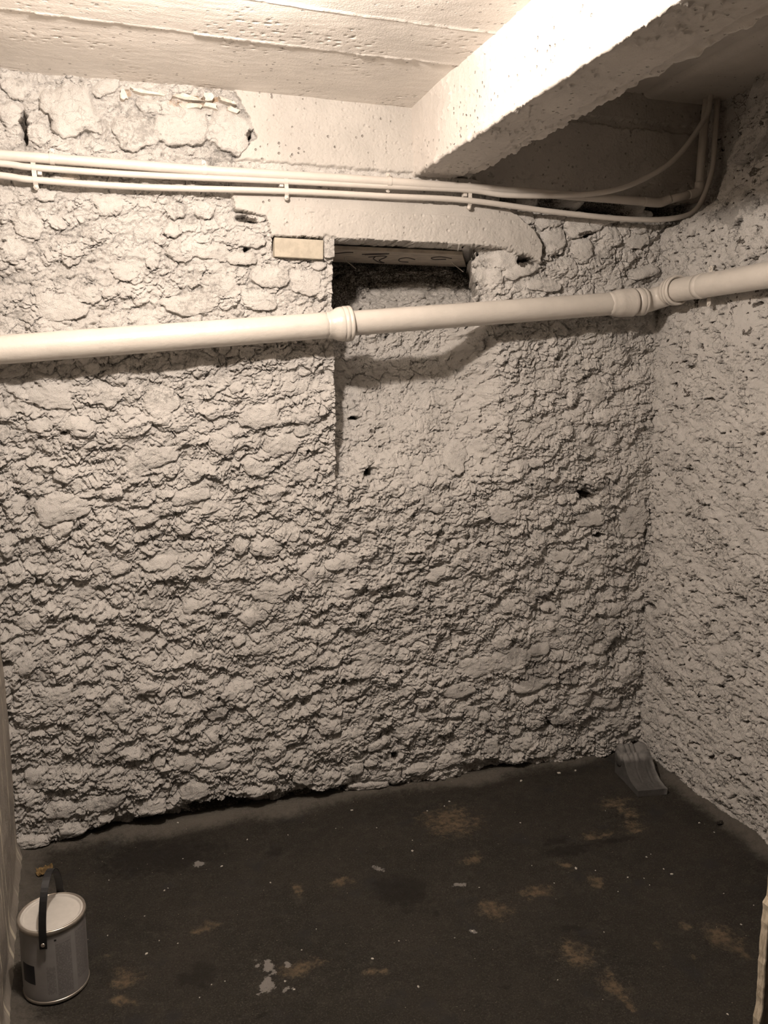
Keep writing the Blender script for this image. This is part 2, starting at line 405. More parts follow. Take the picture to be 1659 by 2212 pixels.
# --- stones: hand-placed where the photograph shows them, smaller ones between
STONES = "-0.082,2.145,0.069,0.069,5,26;-0.222,2.191,0.034,0.025,5,14;-0.24,2.126,0.028,0.035,5,14;0.009,2.215,0.041,0.017,25,12;-0.174,2.079,0.026,0.031,5,10;0.078,2.099,0.06,0.049,5,16;0.212,2.134,0.08,0.052,5,20;0.348,2.127,0.056,0.06,5,22;0.144,2.177,0.063,0.019,0,10;0.171,1.845,0.023,0.022,3,14;0.181,1.898,0.026,0.023,3,9;-0.211,1.837,0.038,0.029,-17,10;-0.157,1.759,0.02,0.014,2,9;0.075,1.656,0.026,0.022,36,10;-0.01,1.584,0.035,0.016,16,11;-0.068,1.656,0.032,0.023,1,8;-0.144,1.619,0.063,0.035,-4,6;0.191,1.783,0.039,0.023,2,7;0.277,1.79,0.061,0.023,-6,7;-0.253,1.768,0.035,0.029,2,8;0.001,1.903,0.04,0.027,3,8;0.135,1.816,0.018,0.013,3,6;0.113,1.764,0.021,0.028,2,7;0.035,1.723,0.035,0.02,2,8;0.308,1.693,0.054,0.029,2,6;0.212,1.637,0.08,0.029,6,8;-0.161,1.919,0.024,0.015,3,7;0.262,1.905,0.029,0.023,3,8;0.422,1.895,0.03,0.013,13,8;0.393,1.828,0.041,0.021,3,10;0.371,1.774,0.046,0.016,2,9;0.46,1.724,0.056,0.027,2,8;0.416,1.655,0.053,0.027,1,6;0.559,1.707,0.049,0.035,2,7;-0.108,1.289,0.038,0.024,-21,16;-0.226,1.294,0.027,0.016,-11,9;0.026,1.283,0.034,0.022,24,12;-0.16,1.15,0.033,0.017,8,14;-0.032,1.097,0.032,0.017,5,14;-0.302,1.072,0.029,0.032,27,12;-0.179,1.052,0.075,0.041,17,10;-0.175,0.994,0.028,0.019,17,14;-0.047,0.954,0.016,0.014,-4,11;0.113,1.315,0.034,0.019,-1,10;0.268,1.326,0.033,0.018,19,14;-0.04,1.377,0.043,0.027,-16,7;-0.184,1.372,0.056,0.036,-1,5;0.121,1.356,0.048,0.038,-1,6;0.207,1.146,0.033,0.025,43,14;0.087,1.192,0.08,0.033,18,8;0.19,1.076,0.06,0.023,7,10;0.3,1.013,0.023,0.023,-3,10;0.173,0.977,0.03,0.017,12,10;0.052,1.012,0.04,0.02,-3,8;0.407,1.31,0.063,0.034,9,9;0.477,1.223,0.058,0.029,8,8;0.403,1.153,0.049,0.026,-2,8;0.534,1.134,0.047,0.026,-2,7;0.293,1.228,0.036,0.028,-32,10;0.552,1.308,0.044,0.023,-1,6;-0.276,1.444,0.033,0.015,10,8;-0.068,1.45,0.025,0.013,0,6;0.252,1.464,0.022,0.016,0,6;0.517,1.394,0.044,0.02,0,6;-0.329,0.941,0.021,0.019,-14,22;0.541,0.812,0.036,0.032,-4,9;0.515,0.9,0.024,0.024,-4,11;0.422,0.9,0.044,0.027,1,12;0.342,0.905,0.024,0.025,-4,10;0.679,0.731,0.024,0.013,10,14;0.766,0.743,0.018,0.014,-5,10;0.871,0.89,0.023,0.014,11,10;0.891,0.673,0.033,0.029,-5,8;0.438,0.751,0.06,0.027,5,8;0.429,0.714,0.042,0.018,15,9;0.667,0.833,0.053,0.022,6,10;0.59,0.808,0.018,0.015,-4,7;1.16,0.823,0.042,0.026,-4,8;0.601,0.517,0.016,0.014,-6,9;0.558,0.525,0.019,0.019,-6,9;0.96,0.495,0.024,0.02,-6,9;0.744,0.453,0.026,0.023,-6,8;0.389,0.571,0.045,0.022,4,8;0.377,0.68,0.05,0.024,15,8;1.007,0.769,0.041,0.023,11,8;-0.191,0.859,0.028,0.025,-39,12;-0.253,0.804,0.023,0.015,-5,11;-0.125,0.889,0.026,0.017,16,9;-0.022,0.861,0.032,0.017,6,9;0.1,0.873,0.041,0.017,11,9;0.223,0.843,0.031,0.021,6,9;0.067,0.752,0.041,0.02,5,9;0.191,0.727,0.037,0.018,15,9;-0.069,0.721,0.037,0.017,5,9;-0.288,0.727,0.035,0.022,-5,10;-0.338,0.64,0.025,0.021,-16,13;-0.217,0.646,0.026,0.02,-16,12;-0.124,0.683,0.026,0.014,-6,8;-0.057,0.439,0.035,0.027,18,13;-0.226,0.493,0.052,0.029,13,9;-0.308,0.427,0.033,0.017,-23,10;0.041,0.488,0.039,0.018,-17,11;-0.149,0.584,0.014,0.013,-6,9;0.178,0.57,0.031,0.015,-1,11;0.326,0.438,0.039,0.028,-7,10;0.468,0.418,0.031,0.019,-7,11;0.243,0.378,0.032,0.022,-7,9;-0.135,0.374,0.019,0.018,-8,10;-0.024,0.283,0.031,0.018,-18,12;-0.033,0.383,0.022,0.018,-8,9;0.101,0.419,0.025,0.015,13,8;-0.091,0.308,0.025,0.024,-8,9;0.047,0.319,0.017,0.015,-8,8;-0.295,0.24,0.034,0.03,-9,9;-0.324,0.184,0.029,0.024,-9,11;-0.2,0.055,0.041,0.025,-10,14;-0.334,0.033,0.061,0.027,-5,16;-0.236,0.131,0.04,0.024,0,11;-0.1,0.139,0.055,0.025,1,10;0.037,0.093,0.043,0.028,0,14;-0.037,0.026,0.023,0.019,-10,12;0.168,0.127,0.05,0.026,1,10;0.377,0.094,0.046,0.02,-4,13;0.401,0.142,0.034,0.013,-9,10;0.525,0.117,0.032,0.027,-19,14;0.616,0.097,0.033,0.024,11,11;0.702,0.106,0.036,0.02,1,11;0.657,0.065,0.036,0.02,1,9;0.614,0.289,0.039,0.031,2,13;0.433,0.221,0.031,0.029,37,12;0.344,0.298,0.018,0.014,-8,10;0.598,0.217,0.035,0.017,12,10;0.894,0.226,0.041,0.027,7,11;0.678,0.239,0.049,0.017,7,9;0.793,0.189,0.044,0.017,22,9;0.245,0.211,0.045,0.022,11,12;0.319,0.224,0.033,0.019,2,10;0.48,0.258,0.034,0.016,2,8;0.136,0.228,0.038,0.022,6,10;0.218,0.295,0.035,0.022,-8,9;0.631,0.344,0.026,0.016,-7,10;0.843,0.053,0.024,0.028,21,9;0.759,0.032,0.074,0.017,-1,13;1.234,0.311,0.018,0.019,13,14;1.245,0.231,0.022,0.026,-7,12;1.215,0.116,0.03,0.036,-8,8;1.385,0.189,0.034,0.022,2,13;1.528,0.414,0.027,0.02,-6,11;1.599,0.409,0.025,0.021,-6,10;1.654,0.4,0.018,0.02,-6,9;1.766,0.346,0.045,0.037,9,12;1.592,0.49,0.019,0.012,-6,9;1.632,0.45,0.043,0.021,9,9;1.289,0.286,0.019,0.014,-7,8;1.394,0.466,0.045,0.021,9,9;1.361,0.339,0.075,0.025,8,8;1.563,0.27,0.047,0.025,3,9;1.682,0.237,0.048,0.022,-7,9;1.499,0.197,0.054,0.022,3,8;1.737,0.147,0.049,0.03,-28,8;1.032,0.207,0.035,0.017,2,10;1.051,0.091,0.054,0.025,6,9;1.341,0.12,0.042,0.022,12,9;1.427,0.071,0.046,0.022,12,8;1.14,0.078,0.04,0.018,1,8;1.082,0.346,0.067,0.024,3,5;1.204,0.435,0.126,0.034,6,5;1.516,0.003,0.051,0.019,-1,12;0.937,0.073,0.045,0.024,1,10;1.085,1.16,0.037,0.053,-22,15;1.169,1.181,0.034,0.031,-2,10;1.362,1.136,0.028,0.014,8,9;1.397,1.159,0.021,0.016,-2,8;1.499,1.292,0.044,0.026,-1,8;1.628,1.29,0.048,0.023,9,9;1.587,1.371,0.037,0.041,30,8;1.405,1.396,0.042,0.019,0,8;1.706,1.057,0.023,0.02,-2,9;1.58,0.929,0.053,0.027,-3,9;1.38,0.874,0.029,0.023,-3,8;1.364,0.817,0.029,0.023,-4,9;1.474,0.801,0.041,0.02,-4,8;1.235,0.964,0.053,0.026,-3,7;1.359,0.684,0.029,0.024,-5,9;1.271,0.632,0.025,0.02,-5,11;1.558,0.607,0.031,0.021,-5,10;1.426,0.618,0.03,0.015,-5,9;1.438,0.549,0.015,0.014,-5,10;1.703,0.594,0.051,0.021,10,8;1.247,0.499,0.036,0.027,-6,8;1.763,0.919,0.059,0.062,-3,4;1.634,0.808,0.038,0.024,-4,7;1.476,0.759,0.034,0.017,-4,8;1.507,0.689,0.041,0.021,-5,9;1.3,1.941,0.033,0.023,3,14;1.385,1.938,0.051,0.032,18,18;1.507,1.922,0.07,0.038,13,18;1.404,1.873,0.045,0.044,3,16;1.51,1.848,0.035,0.039,2,10;1.615,1.89,0.043,0.033,3,12;1.715,1.887,0.048,0.027,3,10;1.143,1.968,0.042,0.018,-12,8;1.599,1.844,0.032,0.021,2,9;1.229,1.807,0.05,0.038,2,10;1.289,1.773,0.061,0.021,17,12;1.46,1.786,0.035,0.03,2,8;1.173,1.747,0.049,0.029,2,8;1.376,1.724,0.062,0.021,2,6;1.758,1.781,0.06,0.019,12,16;1.667,1.915,0.025,0.018,3,8;1.576,1.948,0.053,0.018,3,10;1.722,1.925,0.037,0.015,3,10;0.635,1.788,0.015,0.015,32,12;0.763,1.171,0.04,0.03,-2,6;0.841,1.153,0.035,0.024,-2,5;0.92,1.272,0.042,0.024,-1,5;0.833,1.537,0.025,0.017,1,6;0.887,1.61,0.022,0.017,1,5;1.357,1.286,0.018,0.013,-1,6"
SH = np.array([[float(a) for a in s.split(',')] for s in STONES.split(';')])
rng = np.random.default_rng(7)
extra = []
def clear(x, z, r, pool):
    if .36 < x < 1.33 and 1.80 < z < 2.0: return False
    if .62 < x < 1.22 and z > 1.0: return False
    if x > .40 and z > 1.99: return False
    for s in pool:
        if (s[0] - x) ** 2 / (s[2] + r * 1.15) ** 2 + (s[1] - z) ** 2 / (s[3] + r * .8) ** 2 < 1: return False
    return True
pool = [tuple(s) for s in SH]
tries = 0
while len(pool) < 292 and tries < 40000:
    tries += 1
    x = rng.uniform(-.35, 1.80); z = rng.uniform(.06, 1.80); r = rng.choice([.012, .016, .02, .026], p=[.3, .35, .25, .1])
    if clear(x, z, r, pool):
        s = (x, z, r * rng.uniform(1.0, 1.5), r * rng.uniform(.65, 1.0), rng.uniform(-5, 35), rng.uniform(6, 12)); pool.append(s)
LAB = np.zeros(X.shape, np.int16)
def add_stones(pool, U, V, H, LAB, u0, v0, du, seed, Hbase, detail=.75, k=1.0):
    """raise each stone out of the relief H and mark its grid points in LAB"""
    for i, s in enumerate(pool):
        cx, cz, rx, rz, rot, b = s; b = b * .00095 * k; R = max(rx, rz) * 1.6
        j0, j1 = np.searchsorted(u0, [cx - R, cx + R]); i0, i1 = np.searchsorted(v0, [cz - R, cz + R])
        if j1 - j0 < 4 or i1 - i0 < 4: continue
        sl = (slice(i0, i1), slice(j0, j1)); u = U[sl] - cx; v = V[sl] - cz
        c, n = math.cos(math.radians(rot)), math.sin(math.radians(rot))
        a = (u * c + v * n) / rx; e = (-u * n + v * c) / rz
        sc = max(rx, rz)
        a = a + .30 * perlin(u / sc * 1.3 + i, v / sc * 1.3, seed + 1) + .09 * perlin(u / sc * 4.5 + i, v / sc * 4.5, seed + 3); e = e + .30 * perlin(u / sc * 1.3 - i, v / sc * 1.3 + 40, seed + 2) + .09 * perlin(u / sc * 4.5 - i, v / sc * 4.5, seed + 4)
        rho = (np.abs(a) ** 2.6 + np.abs(e) ** 2.6) ** (1 / 2.6)
        r_ = np.random.default_rng(seed + i)
        t1, t2 = r_.uniform(-.30, .30), r_.uniform(-.15, .40)
        big_ = ss(.03, .06, sc)
        top = b * (1 - .75 * np.clip(rho, 0, 1.1) ** 3.5) + b * (t1 * a * .5 - t2 * e * .5)
        f2 = r_.uniform(-1, 1, 2); top = np.minimum(top, b * (.95 - .8 * (f2[0] * a + f2[1] * e - .25)))
        hs = Hbase[sl][len(u) // 2, u.shape[1] // 2] + top + .0012 * perlin(u / .012 + i, v / .009, seed + 5) + .002 * perlin(u / .03 + i, v / .03, seed + 6)
        m = ss(1.05, .93, rho); big_ = ss(.03, .06, sc); dt = detail * (1 - .65 * big_)
        low = .45 + .55 * ss(.3, -.6, e)                       # the crack gapes widest underneath
        H[sl] -= (.004 + .35 * b + .006 * big_ * (b > .012)) * np.exp(-((rho - 1.08) / .07) ** 2) * low * ss(-.15, .35, perlin(u / sc * 2 + 3 * i, v / sc * 2, seed + 7))
        old = H[sl] - Hbase[sl]
        H[sl] = np.where(m > 0, H[sl] * (1 - m) + m * (hs + dt * np.clip(old, -.006, .006)), H[sl])
        L = LAB[sl]; L[(rho < 1.0) & (L == 0)] = i + 1
Hb = Hbig + .004 + .012 * ss(.9, .3, Z) - .008 * ss(1.2, 1.6, Z)
add_stones(pool, X, Z, H, LAB, xs, zs, d, 300, Hb)
H -= .055 * foot
H[Z < .02] -= .008

# --- concrete: tie band under the ceiling, lintel over the niche
edge = .010 * perlin(X / .06, Z / .06, 81) + .006 * perlin(X / .02, Z / .02, 82) + .003 * perlin(X / .008, Z / .008, 83)
flat = .0015 * fbm(X / .05, Z / .05, 4, 84) + .0007 * perlin(X / .008, Z / .008, 85) - .004 * ss(.55, .8, perlin(X / .014, Z / .010, 86))
xl = np.interp(Z, [1.95, 2.05, 2.12, 2.18, 2.24], [.355, .36, .418, .392, .36])
band = ss(-.004, .004, X + edge - xl) * ss(2.045, 2.055, Z + edge * .5)
band_r = ss(-.006, .006, X + edge - 1.02) * ss(2.015, 2.03, Z + edge)
BAND = np.maximum(band, band_r)
Hband = flat + .006 - .05 * ss(1.0, 1.1, X) - .012 * box_mask(X, Z + edge * .8, 1.1, 1.99, 2.262, 2.285, .004) - .006 * ss(.4, .7, perlin(X / .03, Z / .016, 87)) * ss(2.12, 2.06, Z) * ss(1.0, 1.15, X)
H = H * (1 - BAND) + Hband * BAND
led = box_mask(X + edge * 1.2, Z + edge * 1.3, 1.20, 1.97, 1.962, 2.022, .006) * ss(-.25, .15, perlin(X / .13, X * 0 + 2, 88) + .25 * ss(1.3, 1.5, X)); H = H - .085 * led
stain[..., 0] = np.maximum(stain[..., 0], .6 * led)
# strip of mortar between band and lintel, behind the cables
strip = box_mask(X + edge, Z + edge * .6, .36, 1.14, 1.962, 2.052, .006)
H = H * (1 - strip) + (flat * 2 - .004) * strip
top = np.interp(X, [.34, 1.14, 1.21, 1.26, 1.32, 1.355, 1.37], [1.966, 1.968, 1.965, 1.945, 1.905, 1.85, 1.80])
bot = np.interp(X, [.34, .44, .455, .655, 1.17, 1.24, 1.30, 1.345, 1.37], [1.915, 1.90, 1.843, 1.846, 1.842, 1.832, 1.818, 1.802, 1.81])
LINT = ss(-.004, .004, X + edge - .352) * ss(.005, -.005, X + edge * .6 - 1.352) * ss(.005, -.005, Z + edge * .5 - top) * ss(-.0022 - .003 * (X > 1.16), .0022 + .003 * (X > 1.16), Z + edge * (.35 + .5 * (X > 1.16)) - bot)
Hl = flat + .016 + .004 * ss(1.95, 1.86, Z)
H = H * (1 - LINT) + Hl * LINT
# pier between brick and niche
pier = box_mask(X + edge * .3, Z + edge, .615, .653, 1.792, 1.85, .004); H = H * (1 - pier) + .012 * pier
# seat of the cream brick
seat = box_mask(X, Z, .462, .618, 1.780, 1.842, .003); H = H * (1 - seat) - .030 * seat
# --- niche: a splayed light shaft, deep at the top, running out into the wall face lower down
dep = np.interp(Z, [1.00, 1.08, 1.16, 1.30, 1.46, 1.60, 1.70, 1.78, 1.84, 1.95], [0, .014, .070, .130, .195, .255, .33, .41, .44, .44])
xr = np.interp(Z, [1.0, 1.3, 1.58, 1.66, 1.75, 1.84], [1.20, 1.18, 1.155, 1.125, 1.118, 1.13]) + edge * 1.8 + .012 * perlin(X / .09 + 3, Z / .04, 172) * ss(1.35, 1.6, Z)
NI = ss(-.0035, .0035, X + edge * .25 - .652) * ss(xr + np.interp(Z, [1.5, 1.66], [.06, .006]), xr - np.interp(Z, [1.5, 1.66], [.085, .008]), X) * ss(1.8455, 1.8425, Z + edge * .25 * ss(.7, .8, X))
H = H - dep * NI + (1.3 * rubble(X * .9 + 5, Z * .9, 170) + .010 * perlin(X / .05, Z / .05, 171)) * ss(.02, .5, NI) * ss(1.42, 1.60, Z)
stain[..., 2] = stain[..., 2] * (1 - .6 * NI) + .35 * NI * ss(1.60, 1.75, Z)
stain[..., 0] = np.maximum(stain[..., 0], .62 * NI * ss(1.70, 1.78, Z + edge * 2 + .12 * ss(.95, .70, X)))  # unpainted mortar at the niche head, carried lower at left as painted shadow
stain[..., 2] *= 1 - .75 * np.maximum(BAND, LINT)
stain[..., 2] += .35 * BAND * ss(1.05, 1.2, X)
# raw, broken brick bits under the ceiling at the left
for (cx, cz, rx, rz, g) in ((.06, 2.20, .016, .012, .6), (.27, 2.205, .05, .010, .9), (.19, 2.19, .03, .012, .55), (.25, 2.19, .035, .012, .6), (-.06, 1.975, .03, .008, .45)):
    stain[..., 1] = np.maximum(stain[..., 1], g * blob(X + edge, Z + edge * .5, cx, cz, rx, rz, .4))

H = H - .026 * box_mask(X + edge, Z + edge, 1.10, 1.19, 1.66, 1.835, .02) * (1 - NI) * (1 - LINT)
# pipes and cables run clear of the wall
H = np.where((np.abs(Z - (1.5385 + .0874 * (X + .0))) < .07), np.minimum(H, .026), H)
cz = 1.985
H = np.where((Z > 1.93) & (Z < 2.04) & (X < 1.40), np.minimum(H, .014), H)

YY = YW - H
ZZ = Z - .55 * np.clip(H - Hbig, -.012, .02) * (1 - NI) * (1 - np.maximum(BAND, LINT)) * ss(0, .05, Z)   # lips sag
XX = X + .40 * dep * NI * ss(.80, 1.10, X) * ss(1.56, 1.68, Z)      # the right cheek of the shaft is undercut
V = np.stack([XX, YY, ZZ], -1)
LAB[BAND > .5] = 0; LABS = LAB.copy(); LABS[(np.maximum(BAND, LINT) > .3) | (seat > .05)] = 0
def cell(mask): return mask[:-1, :-1] & mask[:-1, 1:] & mask[1:, :-1] & mask[1:, 1:]
cells = np.where((LABS[:-1, :-1] == LABS[:-1, 1:]) & (LABS[:-1, :-1] == LABS[1:, :-1]) & (LABS[:-1, :-1] == LABS[1:, 1:]), LABS[:-1, :-1], 0)
lint = cell(LINT > .5); bandc = cell((BAND > .5) & (LAB == 0)) & ~lint
rest = (cells == 0) & ~lint & ~bandc & ~cell((X > 1.87) & (Z < 1.88))
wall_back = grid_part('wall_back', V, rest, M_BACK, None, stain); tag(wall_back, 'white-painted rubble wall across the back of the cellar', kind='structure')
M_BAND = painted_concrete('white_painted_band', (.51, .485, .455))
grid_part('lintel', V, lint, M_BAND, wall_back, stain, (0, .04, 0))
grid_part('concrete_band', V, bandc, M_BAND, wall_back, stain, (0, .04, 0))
def cut_stones(pool, cells, V, stain, du, u0, v0, wall, skirt, mat, flat_rows):
    for i, s in enumerate(pool):
        R = max(s[2], s[3]) * 1.7
        j0, j1 = np.searchsorted(u0, [s[0] - R, s[0] + R]); i0, i1 = np.searchsorted(v0, [s[1] - R, s[1] + R])
        m = cells[i0:i1 - 1, j0:j1 - 1] == i + 1
        if m.sum() < 6:
            flat_rows.append((i, m.sum())); continue
        grid_part('stone', V[i0:i1, j0:j1], m, mat, wall, stain[i0:i1, j0:j1], skirt)
lost = []
cut_stones(pool, cells, V, stain, d, xs, zs, wall_back, (0, .012, 0), M_BACK, lost)
# cells of stones too small to keep go back to the wall
if lost:
    back = np.isin(cells, [i + 1 for i, n in lost if n]); 
    if back.any(): grid_part('mortar_patch', V, back, M_BACK, wall_back, stain)
# the cream brick left unpainted beside the niche
b_ = prism('brick', [(.465, 2.546, 1.785), (.614, 2.546, 1.783), (.6155, 2.546, 1.839), (.4655, 2.546, 1.8405)], (0, .035, 0), M_BRICK, wall_back, .0022)
tag(b_, 'unpainted cream brick')

# ------------------------------------------------------------------ right wall
d2 = .003
ys = np.concatenate([np.arange(.2, 1.72, .014), np.arange(1.725, 2.60, d2)]).astype(np.float32); zs2 = np.arange(-.01, 2.42, d2).astype(np.float32)
U2, Z2 = np.meshgrid(ys, zs2)          # U2 = Y
Hr = rubble(U2 * .9 + 20, Z2, 500) * (.55 - .2 * ss(.5, 1.6, Z2))
pit = ss(.42, .70, perlin(U2 / .034, Z2 / .024, 511)) * ss(-.35, .2, perlin(U2 / .2, Z2 / .2, 512))
pit2 = ss(.36, .50, perlin(U2 / .020 + .3 * perlin(U2 / .01, Z2 / .01, 515), Z2 / .011, 513)) * ss(-.4, .15, perlin(U2 / .13, Z2 / .13, 514))
Hr -= .018 * pit + .011 * pit2 + .010 * cracks(U2, Z2, 1600, .07, .05) + .006 * cracks(U2, Z2, 1620, .035, .026)
Hr = Hr + .012 * fbm(U2 / .4, Z2 / .4, 3, 520)
st2 = np.zeros(U2.shape + (4,), np.float32); st2[..., 3] = ss(.1, .7, perlin(U2 / .16, Z2 / .13, 521))
st2[..., 0] = np.maximum(.85 * pit, .90 * pit2)
st2[..., 2] = ss(.0, .55, fbm(U2 / .14, Z2 / .11, 4, 530)) * .6 + .45 * blob(U2, Z2, 2.2, 1.99, .12, .14, .6)
# recess high in the corner where the cables rise, head of the wall leaning back
lean = .30 * np.clip(Z2 - 1.93, 0, 1)
e2 = .012 * perlin(U2 / .05, Z2 / .05, 540) + .005 * perlin(U2 / .018, Z2 / .018, 541)
rec = ss(2.325, 2.345, U2 + e2) * ss(1.945, 1.965, Z2 + e2 + .25 * (U2 - 2.45)) 
Hr = Hr - lean * (1 - rec) - .19 * rec + .6 * 0
for (hy, hz, ry, rz) in [(2.269, 1.008, 0.032, 0.009), (2.379, 1.385, 0.019, 0.012), (2.28, 0.751, 0.028, 0.006), (2.244, 0.745, 0.016, 0.014), (2.325, 0.662, 0.015, 0.023), (2.512, 0.59, 0.033, 0.017), (2.06, 1.158, 0.008, 0.025), (2.228, 1.162, 0.009, 0.021), (2.075, 0.608, 0.01, 0.021), (2.324, 0.955, 0.071, 0.005), (2.118, 1.564, 0.024, 0.014), (2.057, 0.735, 0.018, 0.012), (2.363, 1.114, 0.019, 0.009), (2.278, 1.218, 0.036, 0.008), (2.157, 0.892, 0.017, 0.009), (2.032, 1.258, 0.015, 0.011), (2.433, 1.324, 0.025, 0.008), (2.393, 0.343, 0.021, 0.027), (2.093, 0.47, 0.029, 0.009), (1.999, 0.572, 0.031, 0.012), (2.13, 0.173, 0.031, 0.013), (1.998, 0.36, 0.02, 0.012), (2.242, 0.357, 0.033, 0.008), (1.987, 0.827, 0.015, 0.011), (2.025, 0.223, 0.024, 0.012), (2.206, 1.691, 0.025, 0.007), (2.124, 1.778, 0.027, 0.011), (2.17, 1.838, 0.02, 0.016), (2.225, 2.083, 0.045, 0.011), (2.171, 2.038, 0.028, 0.016), (2.184, 1.975, 0.02, 0.01), (2.122, 2.118, 0.019, 0.021), (2.264, 1.962, 0.017, 0.008), (2.207, 2.204, 0.012, 0.032), (2.196, 1.896, 0.016, 0.011), (2.359, 1.492, 0.019, 0.008), (2.227, 1.479, 0.011, 0.02), (2.373, 1.465, 0.033, 0.006)]:
    m_ = blob(U2 + .016 * perlin(U2 / .022, Z2 / .018, 551) + .007 * perlin(U2 / .007, Z2 / .007, 553), Z2 + .011 * perlin(U2 / .018, Z2 / .015, 552) + .005 * perlin(U2 / .007 + 4, Z2 / .007, 554), hy, hz, ry * .9, rz * .9, .35)
    Hr -= .022 * m_; st2[..., 0] = np.maximum(st2[..., 0], .72 * m_)
flatp = box_mask(U2 + e2 * .4, Z2 + e2 * .4, 2.085, 2.215, 1.53, 1.70, .008)        # smoothed patch of plaster under the pipe
Hr = Hr * (1 - flatp) + .006 * flatp
st2[..., 2] *= 1 - flatp
rng = np.random.default_rng(11); pool2 = []
for _ in range(6000):
    if len(pool2) > 80: break
    y = rng.uniform(1.76, 2.5); z = rng.uniform(.08, 2.25); r = rng.choice([.016, .022, .03, .042], p=[.35, .35, .2, .1])
    if y > 2.28 and z > 1.9: continue
    if 2.05 < y < 2.25 and 1.5 < z < 1.8: continue
    if all((s[0] - y) ** 2 + (s[1] - z) ** 2 > (s[2] + r * 1.3) ** 2 for s in pool2):
        pool2.append((y, z, r * rng.uniform(.9, 1.4), r * rng.uniform(.6, 1.), rng.uniform(-40, 30), rng.uniform(3, 8)))
LAB2 = np.zeros(U2.shape, np.int16)
add_stones(pool2, U2, Z2, Hr, LAB2, ys, zs2, d2, 700, .012 * fbm(U2 / .4, Z2 / .4, 3, 520) - lean + .001, .5)
zc = 1.72
Hr = np.where((np.abs(Z2 - 1.71) < .055), np.minimum(Hr, .018), Hr)
V2 = np.stack([1.83 - Hr, U2, Z2 - .4 * np.clip(Hr, -.012, .02) * (Z2 < 1.9) * ss(0, .05, Z2)], -1)[:, ::-1]   # u runs towards the camera so faces look to -X
L2 = LAB2[:, ::-1]; s2 = st2[:, ::-1]
c2 = np.where((L2[:-1, :-1] == L2[:-1, 1:]) & (L2[:-1, :-1] == L2[1:, :-1]) & (L2[:-1, :-1] == L2[1:, 1:]), L2[:-1, :-1], 0)
cnt = np.bincount(c2.ravel(), minlength=len(pool2) + 1)
for i in range(1, len(pool2) + 1):
    if cnt[i] < 8: c2[c2 == i] = 0
wall_right = grid_part('wall_right', V2, c2 == 0, M_RIGHT, None, s2); tag(wall_right, 'white-painted rubble wall on the right with dark pits', kind='structure')
for i in range(1, len(pool2) + 1):
    m = c2 == i
    if m.any():
        r0, r1 = np.where(m.any(1))[0][[0, -1]]; k0, k1 = np.where(m.any(0))[0][[0, -1]]
        grid_part('stone', V2[r0:r1 + 2, k0:k1 + 2], m[r0:r1 + 1, k0:k1 + 1], M_RIGHT, wall_right, s2[r0:r1 + 2, k0:k1 + 2], (.012, 0, 0))

# ------------------------------------------------------------------ left wall: smooth grey concrete with pale vertical streaks
def left_x(y): return -.362 + (2.53 - y) * .066
ml, tl, bl = nodes('grey_concrete_streaked'); N = NT(tl); v = N.coord()
c = N.mix(N.ramp(N.noise(v, 9, 5), .3, .7), (.25, .225, .195), (.34, .305, .265))
sv = N.coord((1, 8, .30)); c = N.mix(N.ramp(N.noise(sv, 5, 5, .6), .57, .64), c, (.62, .57, .47))
N.l(c, bl.inputs['Base Color']); bl.inputs['Roughness'].default_value = .8
N.bump(bl, N.noise(v, 120, 5), .002)
ly = np.arange(1.1, 2.62, .012, dtype=np.float32); lz = np.arange(-.01, 2.26, .012, dtype=np.float32)
LY, LZ = np.meshgrid(ly, lz)
lx = left_x(LY) + .004 * fbm(LY / .15, LZ / .3, 4, 801) + .0025 * perlin(LY / .03, LZ / .05, 802) + .012 * ss(.05, 0, LZ)
wall_left = grid_part('wall_left', np.stack([lx, LY, LZ], -1), np.ones((len(lz) - 1, len(ly) - 1), bool), ml); tag(wall_left, 'grey concrete wall on the left', kind='structure')

# ------------------------------------------------------------------ floor
mf, tf, bf = nodes('dirty_dark_concrete'); N = NT(tf); v = N.coord(); R, G, B = N.stain()
c = N.mix(N.ramp(N.noise(v, 4, 6, .6), .3, .7), (.0195, .0172, .0138), (.031, .027, .0215))
c = N.mix(N.ramp(N.noise(v, 26, 6, .7), .45, .75), c, (.043, .038, .030))
c = N.mix(N.math('MULTIPLY', N.ramp(N.noise(v, 230, 4, .75), .52, .66), .8), c, (.085, .074, .059))
c = N.mix(N.math('MULTIPLY', N.ramp(N.noise(v, 150, 4, .7), .48, .36), .7), c, (.012, .0105, .009))
c = N.mix(N.ramp(N.noise(v, 9, 4), .56, .72), c, (.025, .0235, .022))
nz = N.math('MULTIPLY', N.math('SUBTRACT', N.noise(v, 48, 7, .75), .5), 2.2)
tan = N.ramp(N.math('ADD', R, nz), .30, .95); c = N.mix(N.math('MULTIPLY', tan, N.ramp(N.noise(v, 30, 5, .7), .34, .60, .25, .90)), c, (.150, .110, .068))
drk = N.ramp(N.math('ADD', N.math('SUBTRACT', .0, R), nz), .35, .75); c = N.mix(N.math('MULTIPLY', drk, .75), c, (.012, .010, .008))
wht = N.ramp(N.math('ADD', G, nz), .48, .60); c = N.mix(N.math('MULTIPLY', wht, .85), c, (.25, .235, .22))
dst = N.ramp(N.math('ADD', B, N.math('MULTIPLY', nz, .6)), .1, .95); c = N.mix(N.math('MULTIPLY', dst, .78), c, (.125, .114, .098))
vo = N.voronoi(v, 60); sp = N.n('ShaderNodeSeparateColor'); N.l(vo.outputs['Color'], sp.inputs[0])
grit = N.math('MULTIPLY', N.ramp(vo.outputs['Distance'], .10, .06), N.ramp(sp.outputs[1], .88, .90)); c = N.mix(N.math('MULTIPLY', grit, .7), c, (.36, .31, .25))
